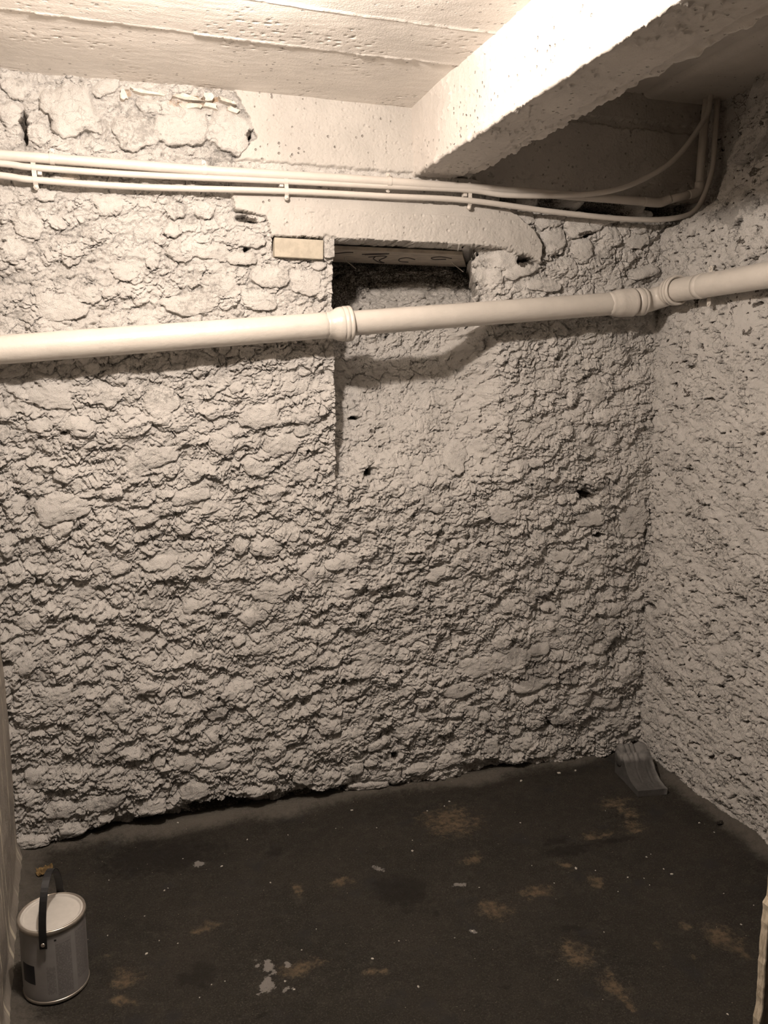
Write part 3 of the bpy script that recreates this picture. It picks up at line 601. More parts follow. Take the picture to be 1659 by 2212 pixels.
N.l(c, bf.inputs['Base Color']); bf.inputs['Roughness'].default_value = .82; bf.inputs['Specular IOR Level'].default_value = .25
h1 = N.bump(None, N.noise(v, 45, 7, .7), .006); N.bump(bf, N.noise(v, 300, 5, .7), .0028, prev=h1)
df = .0062
fx = np.arange(-.50, 1.90, df).astype(np.float32); fy = np.concatenate([np.arange(-.9, 1.38, .03), np.arange(1.39, 2.60, df)]).astype(np.float32)
FX, FY = np.meshgrid(fx, fy)
e = .010 * perlin(FX / .07, FY / .07, 901) + .004 * perlin(FX / .02, FY / .02, 902)
e2f = .010 * perlin(FX / .06 + 5, FY / .06, 907) + .005 * perlin(FX / .02, FY / .02 + 4, 908)
fz = .0025 * fbm(FX / .3, FY / .3, 4, 903) + .0012 * perlin(FX / .03, FY / .03, 904)
db = 2.565 - FY + e; dr = 1.835 - FX + e; dl = FX - left_x(FY) + e
fz += .022 * ss(.075, .0, db) + .022 * ss(.06, 0, dr) + .010 * ss(.05, 0, dl)
fs = np.zeros(FX.shape + (4,), np.float32); fs[..., 3] = 1
for (k, cx, cy, rx, ry) in [('tan', -0.057, 1.889, 0.043, 0.042), ('tan', -0.063, 1.813, 0.032, 0.018), ('tan', -0.09, 1.984, 0.01, 0.009), ('tan', 0.409, 2.112, 0.024, 0.03), ('tan', 0.536, 2.106, 0.035, 0.02), ('tan', 0.148, 2.019, 0.049, 0.023), ('tan', 0.523, 1.722, 0.034, 0.019), ('tan', 0.356, 1.8, 0.057, 0.029), ('tan', 0.963, 2.309, 0.106, 0.099), ('tan', 1.539, 2.249, 0.071, 0.038), ('tan', 1.542, 2.185, 0.046, 0.049), ('tan', 1.513, 2.091, 0.033, 0.057), ('tan', 1.343, 2.075, 0.159, 0.037), ('tan', 0.944, 2.097, 0.042, 0.029), ('tan', 0.908, 1.858, 0.051, 0.05), ('tan', 1.24, 1.883, 0.024, 0.036), ('tan', 1.055, 1.896, 0.052, 0.032), ('tan', 1.198, 1.979, 0.019, 0.024), ('tan', 1.421, 1.577, 0.054, 0.058), ('tan', 1.424, 1.513, 0.023, 0.033), ('tan', 1.244, 1.605, 0.014, 0.015), ('tan', 1.358, 1.645, 0.015, 0.018), ('tan', 1.06, 1.511, 0.033, 0.063), ('tan', 1.023, 1.64, 0.047, 0.052), ('tan', 1.052, 1.452, 0.016, 0.027), ('tan', 1.301, 1.534, 0.012, 0.011), ('dark', 0.109, 1.845, 0.051, 0.048), ('dark', 0.805, 1.587, 0.018, 0.012), ('dark', 0.233, 1.675, 0.015, 0.011), ('dark', 1.237, 2.047, 0.085, 0.023), ('dark', 1.229, 2.103, 0.058, 0.021), ('dark', 0.738, 1.891, 0.018, 0.017), ('dark', 0.693, 2.011, 0.078, 0.084), ('dark', 1.412, 2.053, 0.087, 0.016), ('dark', 0.379, 2.315, 0.028, 0.03), ('dark', 0.054, 2.392, 0.196, 0.1), ('dark', 1.073, 1.725, 0.029, 0.015), ('white', 0.28, 1.824, 0.021, 0.029), ('white', 0.267, 1.77, 0.018, 0.028), ('white', 0.249, 1.741, 0.009, 0.009), ('white', 0.249, 1.842, 0.009, 0.011), ('white', 0.331, 1.821, 0.01, 0.01), ('white', 0.309, 1.734, 0.011, 0.012), ('white', 0.311, 1.764, 0.006, 0.006), ('white', 0.331, 1.734, 0.006, 0.005), ('white', 0.857, 1.997, 0.024, 0.013), ('white', 0.813, 1.798, 0.009, 0.011), ('white', 0.657, 2.136, 0.019, 0.012), ('white', 0.157, 2.314, 0.022, 0.014)]:
    m_ = blob(FX + e * 1.6, FY + e2f * 1.6, cx, cy, rx * 1.0, ry * 1.0, .8)
    if k == 'tan': fs[..., 0] = np.maximum(fs[..., 0], m_ * .72)
    elif k == 'dark': fs[..., 0] = np.where(m_ > .02, np.minimum(fs[..., 0], -.9 * m_), fs[..., 0])
    else: fs[..., 1] = np.maximum(fs[..., 1], m_ * .8)
fs[..., 2] = np.maximum(np.maximum(ss(.085, .012, db + .03 * perlin(FX / .2, FY / .2, 905)) * .9, .85 * ss(.10, .01, dr + .02 * perlin(FX / .12, FY / .12, 908))), .75 * ss(.17, .02, dl + .03 * perlin(FX / .1, FY / .1, 906)))
floor = grid_part('floor', np.stack([FX, FY, fz], -1), np.ones((len(fy) - 1, len(fx) - 1), bool), mf, None, fs); tag(floor, 'dark stained concrete cellar floor', kind='structure')

# ------------------------------------------------------------------ ceiling: concrete cast on boards, and the higher bay beyond the beam
dc = .0050
cx_ = np.arange(-.42, .96, dc, dtype=np.float32); cy_ = np.concatenate([np.arange(.1, 1.6, .02), np.arange(1.61, 2.60, dc)]).astype(np.float32)
CX, CY = np.meshgrid(cx_, cy_)
cz_ = 2.237 + .003 * fbm(CX / .4, CY / .4, 3, 1001) + .0006 * fbm(CX / .06, CY / .02, 4, 1002)
cz_ += .006 * ss(.58, .75, perlin(CX / .013, CY / .010, 1003)) * ss(.0, .4, perlin(CX / .25, CY / .25, 1004))
seams = []
for y0, k in ((2.166, .0035), (1.938, .003), (1.56, .003), (1.25, .003)):
    yc = y0 + .012 * (CX - .3) + .003 * perlin(CX / .12, CX * 0, int(y0 * 100)); seams.append(yc)
    cz_ -= 1.0 * k * np.exp(-((CY - yc) / .0040) ** 2) * (.5 + .6 * (perlin(CX / .03, CX * 0 + 3, 1005) > -.25))
    cz_ -= .004 * ss(-.004, .004, CY - yc) * 0
cz_ += .0035 * ((CY > seams[0]) & (CY < 9)) 
VC = np.stack([CX, CY, cz_], -1)[:, ::-1]
ceiling = bpy.data.objects.new('ceiling', None)
panel_of = sum((CY > s_).astype(int) for s_ in seams)[:, ::-1]
pc = panel_of[:-1, :-1]
bpy.data.objects.remove(ceiling)
cy1 = np.arange(.1, 2.66, .02); cx1 = np.arange(1.07, 2.14, .012)
RX, RY = np.meshgrid(cx1.astype(np.float32), cy1.astype(np.float32))
rz = 2.372 + .003 * fbm(RX / .2, RY / .2, 4, 1010) + .006 * np.exp(-((RX - 1.745) / .006) ** 2) - .012 * ss(1.745, 1.76, RX)
ceiling = grid_part('ceiling', np.stack([RX, RY, rz], -1)[:, ::-1], np.ones((len(cy1) - 1, len(cx1) - 1), bool), M_CEIL); tag(ceiling, 'white-painted concrete ceiling', kind='structure')
for p in range(5):
    m = pc == p
    if m.any(): grid_part('panel', VC, m, M_CEIL, ceiling, None, (0, 0, .02))

# ------------------------------------------------------------------ concrete beam
prof = [(.893, 2.26, 0), (.893, 2.24, 0)]
def seg(a, b, n): return [(a[0] + (b[0] - a[0]) * t, a[1] + (b[1] - a[1]) * t) for t in np.linspace(0, 1, n, endpoint=False)]
pl = seg((.893, 2.26), (.906, 2.050), 44) + seg((.906, 2.050), (.910, 2.046), 3) + seg((.910, 2.046), (1.052, 2.046), 34) + seg((1.052, 2.046), (1.056, 2.056), 4) + seg((1.056, 2.056), (1.092, 2.056), 10) + seg((1.092, 2.056), (1.096, 2.064), 4) + seg((1.096, 2.064), (1.10, 2.40), 40) + [(1.10, 2.40)]
pl = np.array(pl, np.float32); bys = np.concatenate([np.arange(.1, 1.1, .03), np.arange(1.12, 2.64, .0052)]).astype(np.float32)
S_ = np.concatenate([[0], np.cumsum(np.linalg.norm(np.diff(pl, axis=0), axis=1))]).astype(np.float32)
tn = np.gradient(pl, axis=0); tn /= np.linalg.norm(tn, axis=1)[:, None] + 1e-9; nn = np.stack([tn[:, 1], -tn[:, 0]], 1)   # outward
BS, BY = np.meshgrid(S_, bys)
disp = .0025 * fbm(BS / .12, BY / .2, 4, 1101) + .0012 * fbm(BS / .02, BY / .03, 3, 1102) - .007 * ss(.50, .70, perlin(BS / .011, BY / .014, 1103)) * ss(-.35, .2, perlin(BS / .2, BY / .2, 1104))
s1 = S_[47]; s2_ = S_[82]; s3 = S_[95]
chip = lambda s0, w, sd, k: k * np.exp(-((BS - s0) / w) ** 2) * np.clip(.35 + fbm(BY / .05, BS / .2, 4, sd), 0, 1.2)
disp -= chip(s1, .010, 1110, .008) + chip(s3, .012, 1112, .010)
BX = pl[:, 0][None] + nn[:, 0][None] * disp * -1; BZ = pl[:, 1][None] + nn[:, 1][None] * disp * -1
shift = .016 * fbm(BY / .07, BY * 0, 5, 1120) * np.exp(-((BS - s2_) / .022) ** 2) + .012 * fbm(BY / .10, BY * 0 + 3, 5, 1121) * np.exp(-((BS - s3) / .016) ** 2)
BX = BX + shift
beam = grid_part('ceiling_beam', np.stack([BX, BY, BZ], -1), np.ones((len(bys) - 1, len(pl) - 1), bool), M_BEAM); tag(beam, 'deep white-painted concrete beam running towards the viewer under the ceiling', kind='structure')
# whole-face normals point outwards
beam.data.flip_normals()

M_FRAG = plain('broken_brick', (.72, .66, .59), .85, noise=.11, bump=.003, scale=45)
def fragment(cx, cz, sx, sz, rot, out_):
    c, s = math.cos(rot), math.sin(rot); k = []
    rr = np.random.default_rng(abs(int(cx * 1000)) + 7)
    for t in np.linspace(0, 2 * math.pi, 11, endpoint=False):
        a = math.copysign(abs(math.cos(t)) ** .55, math.cos(t)) * rr.uniform(.6, 1.15); b = math.copysign(abs(math.sin(t)) ** .6, math.sin(t)) * rr.uniform(.4, 1.35)
        k.append((cx + (a * sx * c - b * sz * s) / 2, YW - .007 - out_ + rr.uniform(-.003, .003), cz + (a * sx * s + b * sz * c) / 2))
    return prism('brick_fragment', k, (0, .045, 0), M_FRAG, wall_back, .0007)
for a in ((.115, 2.213, .10, .013, -.10, .004), (.232, 2.206, .10, .015, -.05, .008), (.238, 2.188, .075, .017, .04, .002), (.290, 2.192, .050, .019, -.1, .004), (.337, 2.206, .055, .015, -.22, .012), (.352, 2.184, .042, .016, -.15, .006), (.285, 2.213, .030, .020, .1, .010), (.055, 2.197, .020, .026, .2, .004), (-.10, 1.976, .060, .014, -.05, -.004)): fragment(*a)

# ------------------------------------------------------------------ main drain pipe
def on_axis(x): return np.array([x, 2.48, 1.5305 + .0874 * x])
drain = thing('drain_pipe', on_axis(-.30), 'thick cream-painted drain pipe with bell sockets crossing the back wall and turning the corner', 'pipe')
def rel(o, root):
    o.data.transform(Matrix.Translation(-Vector(root.location))); return o
def lathe_x(name, prof, seed=0, wob=.006, seg=56):
    k = math.hypot(1, .0874)
    return lathe(name, np.array([.30, 0, .0262]), (1, 0, .0874), [(x * k, r) for x, r in prof], M_PIPE, drain, seg, wob, seed)
lathe_x('pipe_section', [(x, .0388) for x in np.linspace(-.62, .615, 60)], 1)
lathe_x('bell_socket', [(.600, .0385), (.612, .0392), (.622, .0412), (.630, .0445), (.637, .0482), (.644, .0505), (.651, .0515), (.654, .0515), (.6555, .0498), (.657, .0498), (.6585, .0525), (.668, .0528), (.6695, .0512), (.671, .0512), (.6725, .0530), (.679, .0528), (.682, .0510), (.682, .036)], 2, .003)
lathe_x('pipe_section', [(x, .0372) for x in np.linspace(.670, 1.60, 50)], 3)
lathe_x('bell_socket', [(1.565, .0370), (1.580, .0380), (1.590, .0405), (1.598, .0432), (1.606, .0450), (1.612, .0456), (1.650, .0460), (1.652, .0470), (1.660, .0473), (1.664, .0465), (1.665, .035)], 4, .003)
lathe_x('pipe_section', [(x, .0355) for x in np.linspace(1.64, 1.715, 8)], 9, 0)
lathe_x('coupling', [(1.670, .034), (1.672, .0405), (1.676, .0440), (1.684, .0458), (1.692, .0462), (1.6935, .0452), (1.695, .0452), (1.6965, .0466), (1.704, .0464), (1.7055, .0440), (1.7055, .034)], 5, .002)
# bend towards the viewer and the run along the right wall
AX, BX_ = on_axis(1.70), np.array([1.768, 2.400, 1.7095])
bend = [AX, on_axis(1.722)] + [np.array([1.722 + .046 * math.sin(a), 2.48 - .046 * (1 - math.cos(a)), 1.681 + .022 * a / 1.571]) for a in np.linspace(.2, 1.571, 10)] + [BX_]
rel(sweep('elbow', catmull(bend, 3), .0375, M_PIPE, drain, 40), drain)
def on_right(y): return np.array([1.768, y, 1.7095 + (2.40 - y) * .0150])
def lathe_y(name, prof, seed, wob=.003):
    k = math.hypot(1, .015)
    return lathe(name, on_right(2.40) - np.array(drain.location), (0, -1, .015), [((2.40 - y) * k, r) for y, r in prof], M_PIPE, drain, 56, wob, seed)
lathe_y('collar', [(2.440, .036), (2.432, .041), (2.424, .0440), (2.412, .0450), (2.4105, .0440), (2.409, .0440), (2.4075, .0475), (2.396, .0482), (2.3945, .0466), (2.393, .0466), (2.3915, .0485), (2.380, .0482), (2.377, .0455), (2.379, .041), (2.388, .0385)], 6)
lathe_y('pipe_section', [(y, .0372) for y in np.linspace(2.405, .90, 60)], 7)
# saddle clamp on that run
clamp = thing('pipe_clamp', on_right(2.265), 'slim painted clamp with two screwed ears holding the drain pipe to the right wall', 'clamp')
cp = on_right(2.265)
ring = [cp + np.array([0, y, 0]) for y in (.0125, .012, .0, -.012, -.0125)]
rel(sweep('strap', ring, [.0374, .0388, .0390, .0388, .0374], M_PIPE, clamp, 48), clamp)
for s in (1, -1):
    t = prism('ear', [(.030, -.0085, s * .030), (.030, .0085, s * .030), (.030, .0085, s * .055), (.030, .006, s * .0605), (.030, 0, s * .063), (.030, -.006, s * .0605), (.030, -.0085, s * .055)], (.0035, 0, 0), M_PIPE, clamp, .0008)
    sc = sweep('screw', [(.0295, 0, s * .054), (.0270, 0, s * .054), (.0262, 0, s * .054)], [.0042, .0040, .0022], M_SCREW, t, 14)

# ------------------------------------------------------------------ cables
def cable(name, pts, r, label, seg=20, n=10):
    pts = [np.array(p, float) for p in pts]; root = thing(name, pts[0], label, 'cable' if 'cable' in name else 'conduit')
    return root, rel(sweep('sheath', catmull(pts, n), r, M_CABLE, root, seg, True, .01, len(pts)), root)
YC = 2.522
# rigid conduit with angled bends
con = [(-.55, YC, 2.012), (-.267, YC, 2.012), (-.138, YC, 2.012), (.264, YC, 2.010), (.50, YC, 2.012), (.812, YC, 2.014), (1.217, YC, 2.013), (1.50, YC, 2.011), (1.735, YC, 2.009)]
root = thing('electrical_conduit', con[1], 'thickest and uppermost of the three painted lines, a rigid conduit with angled elbows', 'conduit')
rel(sweep('tube', catmull(con, 10), .0135, M_CABLE, root, 24, True, .006, 3), root)
rel(sweep('elbow', catmull([(1.715, YC, 2.009), (1.76, YC, 2.0085), (1.783, YC, 2.010), (1.80, YC - .003, 2.016), (1.815, YC - .006, 2.0225)], 6), .0152, M_CABLE, root, 24), root)
rel(sweep('tube', [(1.80, YC - .003, 2.016), (1.85, YC - .012, 2.030), (1.900, YC - .02, 2.043)], .0135, M_CABLE, root, 24), root)
rel(sweep('elbow', catmull([(1.880, YC - .017, 2.038), (1.902, YC - .02, 2.044), (1.9165, YC - .02, 2.055), (1.919, YC - .02, 2.080)], 6), .0152, M_CABLE, root, 24), root)
rel(sweep('tube', [(1.919, YC - .02, 2.065), (1.931, YC - .006, 2.18), (1.951, YC + .014, 2.30), (1.958, YC + .016, 2.385)], .0135, M_CABLE, root, 24), root)
c2_, _ = cable('electrical_cable', [(-.55, YC, 1.995), (-.268, YC, 1.991), (-.184, YC, 1.9865), (.085, YC, 1.986), (.497, YC, 1.995), (.812, YC, 2.001), (1.074, YC - .004, 2.0055), (1.214, YC - .020, 1.9955), (1.453, YC - .030, 2.010), (1.625, YC - .030, 2.046), (1.798, YC - .030, 2.137), (1.918, YC - .026, 2.279), (1.945, YC - .016, 2.350), (1.950, YC - .014, 2.39)], .0088,
               'middle painted cable, swinging up in a wide curve to the ceiling beyond the beam')
c3_, _ = cable('electrical_cable', [(-.55, YC, 1.972), (-.271, YC, 1.961), (-.186, YC, 1.955), (.083, YC, 1.954), (.497, YC, 1.968), (.812, YC, 1.9725), (1.074, YC - .006, 1.9745), (1.38, YC - .02, 1.9535), (1.640, YC - .025, 1.945), (1.815, YC - .03, 1.956), (1.900, YC - .04, 1.992), (1.955, YC - .03, 2.105), (1.978, YC - .01, 2.226), (1.997, YC + .012, 2.36), (2.0, YC + .012, 2.39)], .0088,
               'lowest painted cable, sagging below the ledge before it climbs the right corner')
# clips
def single_clip(x, z, label):
    root = thing('cable_clip', (x, YC, z), label, 'clip', 'cable clips on the back wall')
    w = .0062; arc = [(-.0155 * math.cos(a), .0155 * math.sin(a)) for a in np.linspace(-.25, math.pi + .25, 15)]
    o = [(-w, -y, zz) for zz, y in arc]; inn = [(-w, -y * .9 + 0, zz * .9) for zz, y in arc]
    prism('saddle', o + inn[::-1], (2 * w, 0, 0), M_CABLE, root, .0)
    for s in (1, -1):
        e = prism('ear', [(-w, .010, s * .014), (w, .010, s * .014), (w, .010, s * .025), (w * .6, .010, s * .0285), (-w * .6, .010, s * .0285), (-w, .010, s * .025)], (0, -.0035, 0), M_CABLE, root, .0006)
        sweep('screw', [(0, .0068, s * .0215), (0, .0045, s * .0215), (0, .0035, s * .0215)], [.0042, .0040, .002], M_SCREW, e, 12)
single_clip(-.1385, 2.0120, 'saddle clip on the thick conduit near the left edge of the photo')
single_clip(.2645, 2.0100, 'saddle clip on the thick conduit below the broken brickwork')
single_clip(.8150, 2.0140, 'saddle clip on the thick conduit where the beam meets the wall')
def double_clip(x, z1, z2, lean, label, anchor):
    root = thing('cable_clip', (x, YC, (z1 + z2) / 2), label, 'clip', 'cable clips on the back wall')
    h = (z1 - z2) / 2; w = .0060
    pts = [(.004, h + .0165), (-.0035, h + .0115)] + [(-.0105 * math.cos(a), h + .0105 * math.sin(a)) for a in np.linspace(.9, -.9, 7)] + [(-.0050, 0)] + [(-.0105 * math.cos(a), -h + .0105 * math.sin(a)) for a in np.linspace(.9, -.9, 7)] + [(-.0035, -h - .0115), (.004, -h - .0165)]
    out = [(-w - lean * zz, y, zz) for y, zz in pts]; back = [(-w - lean * zz, y + .0022, zz) for y, zz in pts]
    prism('strap', out + back[::-1], (2 * w, 0, 0), M_CABLE, root)
    for s in (1, -1):
        zz = s * (h + .0185)
        e = sweep('ear', [(-lean * zz, .006, zz), (-lean * zz, -.001, zz), (-lean * zz, -.003, zz)], [.0072, .0072, .0060], M_CABLE, root, 18)
        sweep('screw', [(-lean * zz, -.002, zz), (-lean * zz, -.0052, zz), (-lean * zz, -.006, zz)], [.0040, .0038, .002], M_SCREW, e, 12)
    box('wall_stud', (anchor * .013, .010, .004), (.012, .020, .012), M_CABLE, root, .002)
double_clip(-.1855, 1.9865, 1.9550, .06, 'double clip over the two thin cables at the far left', 1)
double_clip(.4990, 1.9952, 1.9682, .04, 'double clip over the two thin cables above the brick', -1)
double_clip(1.0815, 2.0045, 1.9740, .02, 'double clip over the two thin cables above the right end of the niche', -1)

# ------------------------------------------------------------------ plank in the head of the niche
bo = thing('shuttering_board', (.66, 2.62, 1.8285), 'weathered plank with pencilled loops and two bent nails, under the lintel inside the niche', 'board')
prism('plank', [(.003, .030, 0), (.455, .030, 0), (.600, .335, 0), (.003, .335, 0)], (0, 0, .012), M_BOARD, bo, .0015)
def mark(pts, r=.0022):
    P = catmull([(x - .66, y - 2.62, -.0004) for x, y in pts], 6); sweep('pencil_mark', P, r, M_MARK, bo, 6)
mark([(.79, 2.73), (.83, 2.70), (.87, 2.69), (.84, 2.715), (.80, 2.735)])
mark([(.83, 2.79), (.86, 2.75), (.885, 2.76), (.89, 2.86), (.925, 2.915), (.90, 2.90), (.86, 2.83), (.85, 2.78)])
mark([(1.00, 2.87), (.965, 2.86), (.945, 2.80), (.96, 2.765), (1.00, 2.80)])
mark([(1.10, 2.76), (1.06, 2.775), (1.04, 2.74), (1.06, 2.71), (1.11, 2.735)])
mark([(.70, 2.74), (.73, 2.70), (.75, 2.695)])
for (x, y) in ((.755, 2.83), (1.135, 2.80)):
    P = [(x - .66, y - 2.62, .004), (x - .655, y - 2.625, -.010), (x - .640, y - 2.64, -.026), (x - .628, y - 2.655, -.040)]
    sweep('nail', catmull(P, 4), .0014, M_NAIL, bo, 8)

# ------------------------------------------------------------------ paint can
CC = (-.213, 1.925, .003)
can = thing('paint_can', CC, 'white paint can with black strap handle on the floor by the left wall', 'paint can')
mc, tc, bc = nodes('printed_can'); N = NT(tc)
co = N.n('ShaderNodeTexCoord'); sx = N.n('ShaderNodeSeparateXYZ'); N.l(co.outputs['Object'], sx.inputs[0])
PHI0 = math.atan2(-1.925, .213)
ang = N.math('SUBTRACT', N.math('ARCTAN2', sx.outputs[1], sx.outputs[0]), PHI0)      # 0 = towards the viewer
zz = sx.outputs[2]
def between(x, a, b, s=.004): return N.math('MULTIPLY', N.ramp(x, a - s, a + s), N.ramp(x, b + s, b - s))
cv = N.n('ShaderNodeCombineXYZ'); N.l(ang, cv.inputs[0]); N.l(zz, cv.inputs[1])
def column(a0, a1, z0, z1, rows, seed):
    row = N.math('FRACT', N.math('MULTIPLY', zz, rows)); line = between(row, .30, .72, .12)
    mp = N.n('ShaderNodeMapping'); mp.inputs['Scale'].default_value = (26, rows * .5, 1); mp.inputs['Location'].default_value = (seed, 0, 0); N.l(cv.outputs[0], mp.inputs[0])
    wd = N.ramp(N.noise(mp.outputs[0], 1.0, 3), .38, .50)
    return N.math('MULTIPLY', N.math('MULTIPLY', line, wd), N.math('MULTIPLY', between(ang, a0, a1), between(zz, z0, z1, .002)))
ink = N.math('ADD', column(.03, .50, .020, .150, 260, 1.), N.math('ADD', column(.68, 1.25, .035, .160, 250, 4.), column(-.28, -.02, .025, .095, 280, 8.)))
panel = N.math('MULTIPLY', between(ang, .02, .52), between(zz, .012, .158, .002))
panel2 = N.math('MULTIPLY', between(ang, .66, 1.35), between(zz, .012, .170, .002))
c = N.mix(N.ramp(N.noise(co.outputs['Object'], 30), .3, .7), (.30, .29, .285), (.335, .325, .32))
c = N.mix(N.math('MULTIPLY', N.math('ADD', panel, panel2), .5), c, (.24, .228, .225))
c = N.mix(N.math('MULTIPLY', ink, .75), c, (.08, .075, .075))
dot = N.math('MULTIPLY', between(ang, .0, .07, .01), between(zz, .158, .163, .001)); c = N.mix(dot, c, (.02, .02, .02))
N.l(c, bc.inputs['Base Color']); bc.inputs['Roughness'].default_value = .38
def turn(name, zr, mat): return lathe(name, (0, 0, 0), (0, 0, 1), zr, mat, can, 72)
turn('can_body', [(.004, .070), (.004, .0728), (.010, .0735), (.020, .0735), (.06, .0735), (.12, .0735), (.172, .0735), (.176, .0735)], mc)
turn('bottom_rim', [(0, .071), (.0, .0745), (.003, .0752), (.006, .0745), (.0075, .0735)], M_STEEL)
turn('top_rim', [(.174, .0735), (.176, .0755), (.181, .0768), (.186, .0758), (.1875, .0735), (.186, .0700), (.178, .0690)], M_STEEL)
M_LID = plain('white_lid', (.54, .515, .48), .45, noise=.02)
turn('lid', [(.176, .0705), (.1845, .0700), (.1868, .0680), (.1868, .0655), (.1835, .0640), (.1815, .0625), (.1825, .0600), (.1830, .030), (.1830, .001)], M_LID)
# dark printed square wrapped round the side
AN = [PHI0 + math.radians(a) for a in np.linspace(-68, -38, 10)]
g = np.array([[[.0738 * math.cos(a), .0738 * math.sin(a), z] for a in AN] for z in np.linspace(.050, .098, 3)], np.float32)
grid_part('printed_square', g, np.ones((2, 9), bool), plain('navy_print', (.012, .014, .022), .4), can)
# strap handle
PH = PHI0 + math.radians(-17); dv = np.array([math.cos(PH), math.sin(PH), 0]); tv = np.array([-math.sin(PH), math.cos(PH), 0])
arc = [(.0785, .148), (.0785, .156)] + [(.0785 * math.cos(a), .160 + .128 * math.sin(a) ** 1.0) for a in np.linspace(0, math.pi, 33)] + [(-.0785, .156), (-.0785, .148)]
def strap(arc, w, th):
    A = np.array(arc); T = np.gradient(A, axis=0); T /= np.linalg.norm(T, axis=1)[:, None]; Nn = np.stack([T[:, 1], -T[:, 0]], 1)
    o = A + Nn * th / 2; i = A - Nn * th / 2; V = []
    for k in range(len(A)):
        for (q, s) in ((o[k], -1), (o[k], 1), (i[k], 1), (i[k], -1)): V.append(dv * q[0] + tv * s * w / 2 + np.array([0, 0, q[1]]))
    n = len(A); F = []
    for k in range(n - 1):
        for j in range(4): F.append((4 * k + j, 4 * k + (j + 1) % 4, 4 * k + 4 + (j + 1) % 4, 4 * k + 4 + j))
    F += [(0, 1, 2, 3), (4 * n - 4, 4 * n - 3, 4 * n - 2, 4 * n - 1)]
    return np.array(V), np.array(F)
v_, f_ = strap(arc, .0165, .0022)
me = raw_mesh('handle', v_, f_, False); hd = link('handle', me, M_BLACK, can); tag(hd, 'black strap handle')
for s in (1, -1):
    P = [dv * s * r + np.array([0, 0, .158]) for r in (.074, .0808, .0815)]
    sweep('rivet', P, [.0048, .0046, .003], M_STEEL, hd, 16)

mk, tk, bk = nodes('dusty_cast_concrete'); N = NT(tk); v = N.coord(); co = N.n('ShaderNodeTexCoord'); sx = N.n('ShaderNodeSeparateXYZ'); N.l(co.outputs['Object'], sx.inputs[0])
c = N.mix(N.ramp(N.noise(v, 35, 5), .3, .7), (.115, .112, .108), (.20, .193, .186))
dk = N.math('MULTIPLY', N.ramp(N.math('ADD', sx.outputs[2], N.math('MULTIPLY', N.noise(v, 40, 4), .03)), .100, .085), N.ramp(N.math('ADD', sx.outputs[0], N.math('MULTIPLY', N.noise(v, 50, 4), .02)), .062, .045))
c = N.mix(N.math('MULTIPLY', dk, .75), c, (.030, .028, .026))          # dirt caked on the hollow of the moulding
N.l(c, bk.inputs['Base Color']); bk.inputs['Roughness'].default_value = .8; N.bump(bk, N.noise(v, 140, 5), .0014)
# ------------------------------------------------------------------ moulded concrete corbel in the far corner
cb = thing('corbel', (1.695, 2.33, 0), 'moulded grey concrete corbel with a rolled top lying in the far right corner', 'corbel')
nu, nl = 40, 56
uu = np.linspace(-.055, .055, nu); ll = np.linspace(0, 1, nl)       # l: 0 = front foot, 1 = back
yl = -.085 + .185 * ll
prf = np.interp(ll, [0, .12, .28, .45, .58, .66, .72, .76, .80, .86, .93, .98, 1.0], [.022, .0225, .027, .043, .068, .084, .089, .083, .094, .106, .107, .100, .088])
L, W = np.meshgrid(ll, uu, indexing='ij')
zt = np.repeat(prf[:, None], nu, 1)
u01 = (W + .055) / .11
lobe = .0135 * np.abs(np.sin(np.pi * np.interp(u01, [0, .24, .40, .55, 1], [0, 1, 2, 3, 4]))) ** .6
zt = zt + (lobe - .004) * ss(.52, .70, L)
zt -= .0035 * (np.exp(-((u01 - .36) / .02) ** 2) + np.exp(-((u01 - .72) / .03) ** 2)) * ss(.15, .3, L) * ss(.62, .5, L)
zt += .0008 * perlin(L * 14, u01 * 9, 5)
yb = yl[:, None] + 0 * W + .016 * ss(.7, 1, L) * 0
skew = .0 * L
top_ = np.stack([W + skew, yb, zt], -1)
rows = [top_]
side_in = np.stack([W * .97, yb, np.zeros_like(zt)], -1)
Vt = np.concatenate([top_.reshape(-1, 3), side_in.reshape(-1, 3)])
I = np.arange(nl * nu).reshape(nl, nu); J = I + nl * nu
F = [np.stack([I[:-1, :-1], I[:-1, 1:], I[1:, 1:], I[1:, :-1]], -1).reshape(-1, 4), np.stack([J[:-1, :-1], J[1:, :-1], J[1:, 1:], J[:-1, 1:]], -1).reshape(-1, 4)]
def wall_q(a, b): return np.stack([a[:-1], b[:-1], b[1:], a[1:]], -1)
F += [wall_q(I[0], J[0]), wall_q(J[-1], I[-1]), wall_q(J[:, 0], I[:, 0]), wall_q(I[:, -1], J[:, -1])]
me = raw_mesh('block', Vt, np.concatenate(F)); me.polygons.foreach_set('use_smooth', np.concatenate([np.ones((nl - 1) * (nu - 1) * 2, bool), np.zeros(2 * (nu - 1) + 2 * (nl - 1), bool)]))
link('block', me, mk, cb); cb.rotation_euler = (0, 0, math.radians(-8)); cb.location = (1.699, 2.335, .002)
# rolled scroll showing on its left flank
sweep('scroll', [(-.0585, .072, .066), (-.054, .072, .066), (.054, .072, .066), (.0585, .072, .066)], [.026, .029, .029, .026], mk, cb, 32)

